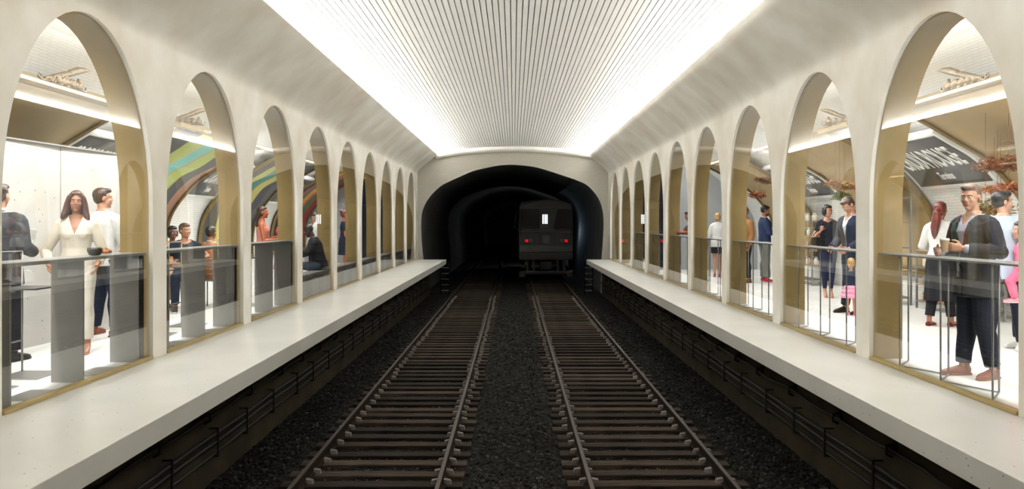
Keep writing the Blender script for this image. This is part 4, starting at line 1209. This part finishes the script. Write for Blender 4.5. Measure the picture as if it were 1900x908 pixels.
            if st2 == 'sneaker':
                b = MB(); b.tube([Q(0, -.078, .013), Q(0, 0, .013), Q(0, .1, .013), Q(0, .16, .013), Q(0, .214, .013)], [(.031*k, .014), (.043*k, .014), (.050*k, .014), (.049*k, .014), (.026*k, .012)], 14, side=(1, 0, 0))
                mobj('sole', remeshed(b, vox*.8, 1), M['white'], o)
    root.scale = (sc, sc, sc); root.location = (loc[0], loc[1], elev); root.rotation_euler = (0, 0, R(-face))
    root['_joints'] = 0; del root['_joints']
    return root, dict(W=W, E=E, T=T, HP=HP, sc=sc)

def world_pt(root, p, sc, face):
    return Matrix.Rotation(R(-face), 3, 'Z') @ (Vector(p)*sc) + Vector(root.location)

WHITE = ('white cotton', (.56, .56, .55)); CREAM = ('cream silk', (.56, .51, .43)); CHAR = ('charcoal wool', (.045, .047, .052)); BLK = ('black wool', (.014, .014, .017))
NAVY = ('navy cloth', (.018, .024, .045)); JEAN = ('dark denim', (.016, .022, .040)); LBLUE = ('light blue cotton', (.36, .43, .54))
# --- left gallery
person('person in charcoal suit seen from behind at far left, holding a champagne flute', (-5.15, 8.1), -10, 1.79, 'm', 'fair', ('quiff', 'brown'),
       dict(kind='jacket', mat=CHAR, inf=.024, hem=.76, neck=('open', 1.20, .24), flare=.02, sleeve=1.86), WHITE, dict(kind='trousers', mat=BLK, inf=.022, loose=.012), ('leather', (.02, .02, .02)),
       Re=(.23, -.02, 1.13), Rw=(.24, .20, 1.06), Rh=((.0, .9, .3), (-1, .1, .0), (0, .1, 1)), Rc=.9, yaw=-8, fine=True, Ra=(.13, .0, .085), La=(-.12, .02, .085), foot_rz=(12, -18))
p2, _ = person('person with long wavy auburn hair and cream blouse facing the camera at the left counter', (-4.66, 8.62), 160, 1.70, 'f', 'tan', ('long', 'auburn'),
       dict(kind='blouse', mat=CREAM, inf=.016, hem=.86, neck=('v', 1.27, .36), sleeve=1.75, cuff=.012), None, dict(kind='trousers', mat=('cream trousers', (.6, .56, .5)), inf=.018), ('pump', (.35, .08, .03)),
       Re=(.30, -.02, 1.13), Rw=(.25, .13, .98), Le=(-.26, -.04, 1.13), Lw=(-.22, .14, .97), yaw=6, pitch=2, roll=-3, heel=.05, hz=.97, fine=True, Rk=(.09, .03, .52), Lk=(-.10, .03, .52))
p3, _ = person('person in white shirt and dark jeans seen from behind, head turned right, brown shoes', (-5.03, 9.9), 12, 1.82, 'm', 'fair', ('quiff', 'brown'),
       dict(kind='shirt', mat=WHITE, inf=.016, hem=.84, neck=('round', 1.475, 0), sleeve=1.92, cuff=.006), None, dict(kind='jeans', mat=JEAN, inf=.016, belt=True), ('leather', (.20, .06, .025)),
       yaw=-42, Re=(.25, .02, 1.12), Rw=(.28, .14, .90), Le=(-.26, .08, 1.14), Lw=(-.12, .27, 1.06), Rk=(.12, .06, .49), Ra=(.14, .03, .085), Lk=(-.13, .12, .50), La=(-.22, .14, .085), foot_rz=(10, -22), fine=True)
b = MB(); b.lathe((0, 0, 0), [(.030, 0), (.030, .003), (.004, .008), (.003, .09), (.012, .11), (.024, .15), (.025, .20), (.022, .235), (.0205, .235), (.023, .20), (.022, .15), (.010, .112), (.001, .105)], 16)
o = b.build('champagne_flute', M['glass'], smooth=True); o.location = (-4.995, 8.41, 1.10); tag(o, 'champagne flute held up by the person in the charcoal suit', 'glass')

# seated cafe group behind the second left arch
chair0 = make_chair(); used = False
def chair_at(x, y, face, lab):
    global used
    o = copy_tree(chair0) if used else chair0; used = True
    o.location = (x, y, 0); o.rotation_euler = (0, 0, R(-face)); tag(o, lab, 'chair', 'cafe chairs of the left gallery')
SIT = dict(hz=.56, Rk=(.13, .44, .55), Ra=(.13, .40, .09), Lk=(-.13, .44, .55), La=(-.13, .42, .09))
person('person in cream and orange patterned top sitting behind the second left counter', (-5.80, 13.75), 150, 1.70, 'f', 'brown', ('bob', 'black'),
       dict(kind='blouse', mat=('cream and orange print', (.62, .34, .12)), inf=.018, neck=('v', 1.33, .5), sleeve=1.2), None, dict(kind='trousers', mat=('beige cloth', (.48, .32, .20))), ('leather', (.02, .02, .02)),
       yaw=18, Re=(.26, .10, .80), Rw=(.14, .30, .74), Le=(-.26, .10, .80), Lw=(-.14, .3, .74), **SIT)
chair_at(-5.80, 13.75, 150, 'thin steel chair under the person in the patterned top')
person('person in dark navy tee sitting behind the second left counter, looking right', (-5.28, 13.0), 160, 1.76, 'm', 'tan', ('short', 'brown'),
       dict(kind='tee', mat=('dark navy jersey', (.018, .022, .032)), inf=.014, neck=('scoop', 1.405, 0), sleeve=.62), None, dict(kind='trousers', mat=JEAN), ('sneaker', (.05, .05, .05)),
       yaw=38, Re=(.30, .08, .80), Rw=(.16, .30, .76), Le=(-.34, .05, .84), Lw=(-.30, .30, .84), **SIT)
chair_at(-5.28, 13.0, 160, 'thin steel chair under the person in the navy tee')
person('person in tan leather jacket with dark hair seen from behind, sitting beside the navy tee', (-5.0, 13.35), 12, 1.70, 'm', 'tan', ('short', 'black'),
       dict(kind='jacket', mat=('tan leather', (.36, .15, .07), .5), inf=.028, hem=.84, neck=('open', 1.25, .22)), WHITE, dict(kind='jeans', mat=JEAN), ('leather', (.02, .02, .02)),
       Re=(.28, .06, .80), Rw=(.22, .28, .74), Le=(-.28, .06, .80), Lw=(-.22, .28, .74), **SIT)
chair_at(-5.0, 13.35, 12, 'thin steel chair under the person in the tan jacket')
# third left arch
person('person in pink strapless top with long dark hair, in profile behind the third left counter', (-4.66, 15.0), 78, 1.66, 'f', 'warm', ('swept', 'brown'),
       dict(kind='top', mat=('pink satin', (.62, .24, .18)), inf=.014, neck=('strapless', 1.345, 0), sleeve=0, hem=.86), None, dict(kind='trousers', mat=('pink satin', (.62, .24, .18))), ('pump', (.4, .1, .1)),
       Re=(.22, .05, 1.12), Rw=(.10, .27, 1.14), Le=(-.22, .06, 1.12), Lw=(-.06, .28, 1.20), heel=.05, hz=.97, Rk=(.09, .03, .52), Lk=(-.10, .03, .52))
person('person in coral red dress half hidden by the gold side of the third left arch', (-4.42, 15.5), 262, 1.64, 'f', 'warm', ('bob', 'brown'),
       dict(kind='top', mat=('coral cloth', (.60, .09, .09)), inf=.014, neck=('scoop', 1.37, 0), sleeve=.3), None, dict(kind='skirt', mat=('coral cloth', (.60, .09, .09)), hem=.5, flare=.06), ('pump', (.4, .1, .1)),
       Re=(.22, .05, 1.12), Rw=(.12, .27, 1.14), Le=(-.22, .06, 1.12), Lw=(-.10, .28, 1.16), heel=.05, hz=.97, Rk=(.09, .03, .52), Lk=(-.10, .03, .52))
# fourth left arch
BM = dict(hz=.53, Rk=(.12, .44, .54), Ra=(.12, .40, .09), Lk=(-.12, .44, .54), La=(-.12, .42, .09))
person('person in black sweater and white collar sitting on the bench of the fourth left arch', (-3.87, 16.2), 258, 1.80, 'm', 'dark', ('buzz', 'black'),
       dict(kind='sweater', mat=('black knit', (.018, .018, .022)), inf=.026, hem=.88, neck=('v', 1.40, .9)), ('white cotton', (.56, .56, .55)), dict(kind='jeans', mat=('blue grey denim', (.06, .08, .11)), inf=.02), ('leather', (.02, .02, .02)),
       lean=16, pitch=22, Re=(.26, .24, .78), Rw=(.12, .42, .72), Le=(-.26, .24, .78), Lw=(-.12, .42, .72), **BM)
b = MB(); b.box(-.11, .11, -.15, .15, 0, .012, .003); o = b.build('tablet', M['white']); o.location = (-4.31, 16.08, .80); o.rotation_euler = (0, R(-35), R(20)); tag(o, 'white tablet held by the person in the black sweater', 'tablet')
person('person in white blouse with black bob standing behind the person in the black sweater', (-4.93, 20.0), 215, 1.64, 'f', 'fair', ('bob', 'black'),
       dict(kind='blouse', mat=WHITE, inf=.018, neck=('v', 1.36, .4)), None, dict(kind='trousers', mat=BLK), ('pump', (.02, .02, .02)), heel=.02, pitch=20, yaw=30)
person('person in dark dress with folded arms in the fifth left arch', (-4.27, 20.4), 80, 1.66, 'f', 'warm', ('bun', 'red'),
       dict(kind='top', mat=NAVY, inf=.014, neck=('round', 1.45, 0), sleeve=.6), None, dict(kind='skirt', mat=NAVY, hem=.56, flare=.02), ('pump', (.3, .05, .03)),
       heel=.06, hz=.98, Rk=(.09, .03, .53), Lk=(-.10, .03, .53), Re=(.24, .04, 1.12), Rw=(.02, .20, 1.14), Le=(-.24, .04, 1.12), Lw=(-.02, .22, 1.12))
# --- right gallery
rootm, jm = person('person in black blazer holding a paper coffee cup, nearest of all on the right', (4.20, 7.34), 257, 1.75, 'm', 'fair', ('quiff', 'mid'),
       dict(kind='jacket', mat=('black blazer', (.026, .025, .030)), inf=.022, hem=.74, neck=('open', 1.14, .24), flare=.03, sleeve=1.84, cuff=.004), ('blue grey shirt', (.30, .33, .40)),
       dict(kind='trousers', mat=('midnight trousers', (.014, .016, .026)), inf=.020, loose=.008), ('boot', (.20, .075, .05)),
       yaw=24, pitch=4, lean=4, belly=.03, Le=(-.30, .03, 1.14), Lw=(-.14, .27, 1.17), Lh=((.45, .85, .12), (1, -.3, .05), (0, 0, 1)), Lc=.62,
       Re=(.27, .04, 1.12), Rw=(.16, .25, 1.12), Rh=((-.4, .9, .1), (-1, -.3, .3), (0, 0, 1)), Rc=.4, Ra=(.10, .05, .085), La=(-.13, -.06, .085), foot_rz=(12, -12), fine=True, beard=None)
c = world_pt(rootm, (-.045, .375, 1.135), jm['sc'], 257)
M['cup'] = simple('kraft cup', (.52, .38, .24), .7)
b = MB(); b.lathe((0, 0, 0), [(.028, 0), (.029, .002), (.039, .105), (.038, .107), (.0, .107)], 24); cup = b.build('paper_cup', M['cup'], smooth=False); cup.location = c
b = MB(); b.lathe((0, 0, .103), [(.041, 0), (.042, .005), (.040, .010), (.038, .018), (.034, .020), (.0, .018)], 24); b.build('lid', M['white'], cup, smooth=False)
tag(cup, 'kraft paper coffee cup with white lid held by the person in the black blazer', 'cup')
person('person with long dark red ponytail, white blouse and black culottes, back to the camera', (5.76, 10.9), 40, 1.68, 'f', 'tan', ('pony', 'red'),
       dict(kind='blouse', mat=WHITE, inf=.018, hem=.97, neck=('round', 1.475, 0), sleeve=1.9, cuff=.01), None, dict(kind='skirt', mat=('black crepe', (.014, .014, .018)), hem=.36, flare=.02, belt=True, leggings=True), ('pump', (.13, .015, .02)),
       Re=(.24, .04, 1.13), Rw=(.16, .27, 1.15), Le=(-.25, .05, 1.12), Lw=(-.16, .26, 1.08), yaw=-8, Ra=(.12, .07, .085), La=(-.14, -.05, .085), heel=.0, foot_rz=(-15, -40), fine=True, roll=0)
person('person in light blue shirt seen from behind near the right edge, short dark hair', (5.30, 8.75), 22, 1.74, 'm', 'fair', ('short', 'black'),
       dict(kind='shirt', mat=LBLUE, inf=.022, hem=.80, flare=.02, neck=('round', 1.478, 0), sleeve=1.9), None, dict(kind='jeans', mat=('dark slim jeans', (.018, .020, .034)), inf=.012, loose=.0), ('sneaker', (.7, .7, .68)),
       yaw=-72, Re=(.28, .10, 1.14), Rw=(.14, .32, 1.20), Le=(-.27, .0, 1.12), Lw=(-.22, .20, 1.0), Ra=(.17, .0, .085), La=(-.13, .0, .085), Rk=(.14, .02, .49), foot_rz=(5, -5), fine=True)
person('person with black hair and white sleeves cut by the right edge of the picture', (5.70, 8.98), 250, 1.70, 'f', 'tan', ('bob', 'black'),
       dict(kind='blouse', mat=WHITE, inf=.02, sleeve=1.9), None, dict(kind='jeans', mat=JEAN), ('sneaker', (.7, .7, .68)),
       Re=(.22, .24, 1.30), Rw=(.0, .36, 1.34), Le=(-.25, .10, 1.1), Lw=(-.02, .24, 1.02), La=(-.16, .02, .085), Ra=(.10, 0, .085))
PINK = ('hot pink cotton', (.78, .12, .22))
person('small child dressed in bright pink carried at the right edge of the picture', (5.36, 8.52), 300, .92, 'f', 'fair', ('bob', 'brown'),
       dict(kind='top', mat=PINK, inf=.03, sleeve=1.9), None, dict(kind='trousers', mat=PINK, inf=.03), ('sneaker', (.7, .25, .32)), child=True, elev=.42, 
       hz=.93, Rk=(.16, .22, .68), Ra=(.17, .12, .34), Lk=(-.16, .22, .68), La=(-.17, .12, .34), foot_rz=(0, 0))
person('person with short dark hair in black tee and navy jeans carrying a black handbag', (5.86, 15.1), 192, 1.68, 'f', 'fair', ('bob', 'black'),
       dict(kind='tee', mat=('black jersey', (.016, .016, .024)), inf=.012, hem=.84, neck=('scoop', 1.40, 0), sleeve=.45), None, dict(kind='jeans', mat=('navy skinny jeans', (.018, .024, .055)), inf=.008, loose=-.002), ('pump', (.45, .24, .14)),
       yaw=32, pitch=5, Re=(.27, .0, 1.12), Rw=(.14, .15, 1.30), Rh=((-.2, .3, .9), (-.3, -.9, .2), (-1, 0, 0)), Rc=1.1, Le=(-.24, -.02, 1.12), Lw=(-.26, .07, .87), Ra=(.045, -.01, .145), La=(-.06, .03, .145), heel=.06, hz=.98, Rk=(.06, .04, .54), Lk=(-.08, .05, .54))
b = MB(); b.box(-.12, .12, -.045, .045, .03, .19, .03); h = b.build('handbag', C_('black leather', (.015, .014, .014), .4)); h.location = (5.62, 15.0, .93); h.rotation_euler = (0, R(8), R(10))
b = MB(); b.tube([(-.10, 0, .2), (.0, -.02, .40), (.06, -.02, .47), (.13, 0, .40), (.12, 0, .2)], .008, 6); b.build('strap', C_('black leather', (.015, .014, .014), .4), h, smooth=True)
tag(h, 'black leather handbag hanging from the arm of the person in the black tee', 'handbag')
person('person in navy suit bowing the head to look down at the toddler', (5.24, 12.45), 250, 1.80, 'm', 'fair', ('short', 'brown'),
       dict(kind='jacket', mat=NAVY, inf=.024, hem=.76, neck=('open', 1.18, .25)), ('pale blue shirt', (.55, .62, .72)), dict(kind='trousers', mat=NAVY, inf=.02), ('leather', (.03, .015, .012)),
       yaw=-6, pitch=40, lean=6, Re=(.26, .05, 1.10), Rw=(.18, .25, .98), Le=(-.26, .05, 1.10), Lw=(-.18, .25, .98), La=(-.18, .02, .085), Ra=(.16, .02, .085))
person('toddler in pink ruffled skirt and navy top in front of the person in navy suit', (5.07, 12.15), 20, .80, 'f', 'fair', ('short', 'blond'),
       dict(kind='top', mat=NAVY, inf=.03, sleeve=1.7, hem=.95), None, dict(kind='skirt', mat=('pink tulle', (.75, .30, .42)), hem=.58, flare=.12, ruffles=[.92, .78, .64]), ('sneaker', (.5, .1, .15)), child=True)
person('bearded person in navy jacket, grey jeans and red shoes in the third right arch', (5.90, 19.0), 98, 1.80, 'm', 'tan', ('short', 'black'),
       dict(kind='jacket', mat=('blue navy jacket', (.022, .035, .085)), inf=.024, hem=.84, neck=('open', 1.05, .2), sleeve=1.45), ('white tee', (.7, .7, .7)), dict(kind='jeans', mat=('grey denim', (.17, .17, .165)), inf=.026, loose=.016), ('sneaker', (.45, .02, .05)),
       pitch=14, Re=(.25, .05, 1.12), Rw=(.10, .28, 1.16), Le=(-.25, .05, 1.12), Lw=(-.06, .30, 1.18), Ra=(.18, .02, .085), La=(-.16, .0, .085), beard='black', foot_rz=(20, -20))
b = MB(); b.box(-.035, .035, -.004, .004, 0, .14, .003); o = b.build('phone', M['black']); o.location = (6.24, 19.12, 1.20); o.rotation_euler = (R(-30), 0, R(-60)); tag(o, 'black phone in the hands of the bearded person', 'phone')
person('person in tan jacket half hidden by the gold side of the third right arch', (5.38, 18.8), 250, 1.76, 'm', 'tan', ('short', 'mid'),
       dict(kind='jacket', mat=('tan suede', (.28, .13, .05), .7), inf=.024, hem=.82, neck=('open', 1.15, .22)), ('black tee', (.03, .03, .03)), dict(kind='trousers', mat=BLK), ('leather', (.15, .05, .03)), yaw=20)
person('person with short blond hair, white shirt and black skirt, back to the camera', (5.20, 20.6), 8, 1.60, 'f', 'fair', ('bob', 'blond'),
       dict(kind='shirt', mat=WHITE, inf=.022, hem=.80, flare=.015, neck=('round', 1.475, 0), sleeve=1.8), None, dict(kind='skirt', mat=BLK, hem=.62, flare=-.01), ('pump', (.4, .04, .03)), heel=.06, hz=.98, Rk=(.07, .03, .53), Lk=(-.08, .03, .53), Ra=(.06, -.03, .145), La=(-.08, -.03, .145),
       Re=(.25, .03, 1.12), Rw=(.12, .22, 1.12), Le=(-.25, .03, 1.12), Lw=(-.12, .22, 1.12))
person('person in grey brown tee leaning on the bar rail of the fifth right arch', (4.34, 18.62), 262, 1.74, 'm', 'warm', ('short', 'brown'),
       dict(kind='tee', mat=('taupe jersey', (.16, .13, .11)), inf=.016, neck=('round', 1.455, 0), sleeve=.7), None, dict(kind='trousers', mat=BLK), ('leather', (.02, .02, .02)),
       lean=24, pitch=8, Re=(.22, .40, 1.17), Rw=(-.02, .47, 1.16), Le=(-.22, .40, 1.17), Lw=(.02, .52, 1.16))

# ------------------------------------------------------------------ camera and view
cam = bpy.data.cameras.new('camera'); cam.sensor_width = 36; cam.lens = 1500/1900*36
cam.shift_x = -3/1900; cam.shift_y = -41/1900; cam.clip_end = 300
co = bpy.data.objects.new('camera', cam); co.location = (0, 0, CAM); co.rotation_euler = (R(90), 0, 0); link(co)
SC.camera = co
SC.view_settings.view_transform = 'Standard'; SC.view_settings.look = 'None'; SC.view_settings.gamma = 1; SC.view_settings.use_curve_mapping = False
SC.view_settings.exposure = 1.0
SC.cycles.max_bounces = 10; SC.cycles.diffuse_bounces = 6; SC.cycles.glossy_bounces = 4; SC.cycles.transparent_max_bounces = 24
SC.cycles.sample_clamp_indirect = 6; SC.cycles.caustics_reflective = False; SC.cycles.caustics_refractive = False
SC.cycles.use_denoising = True
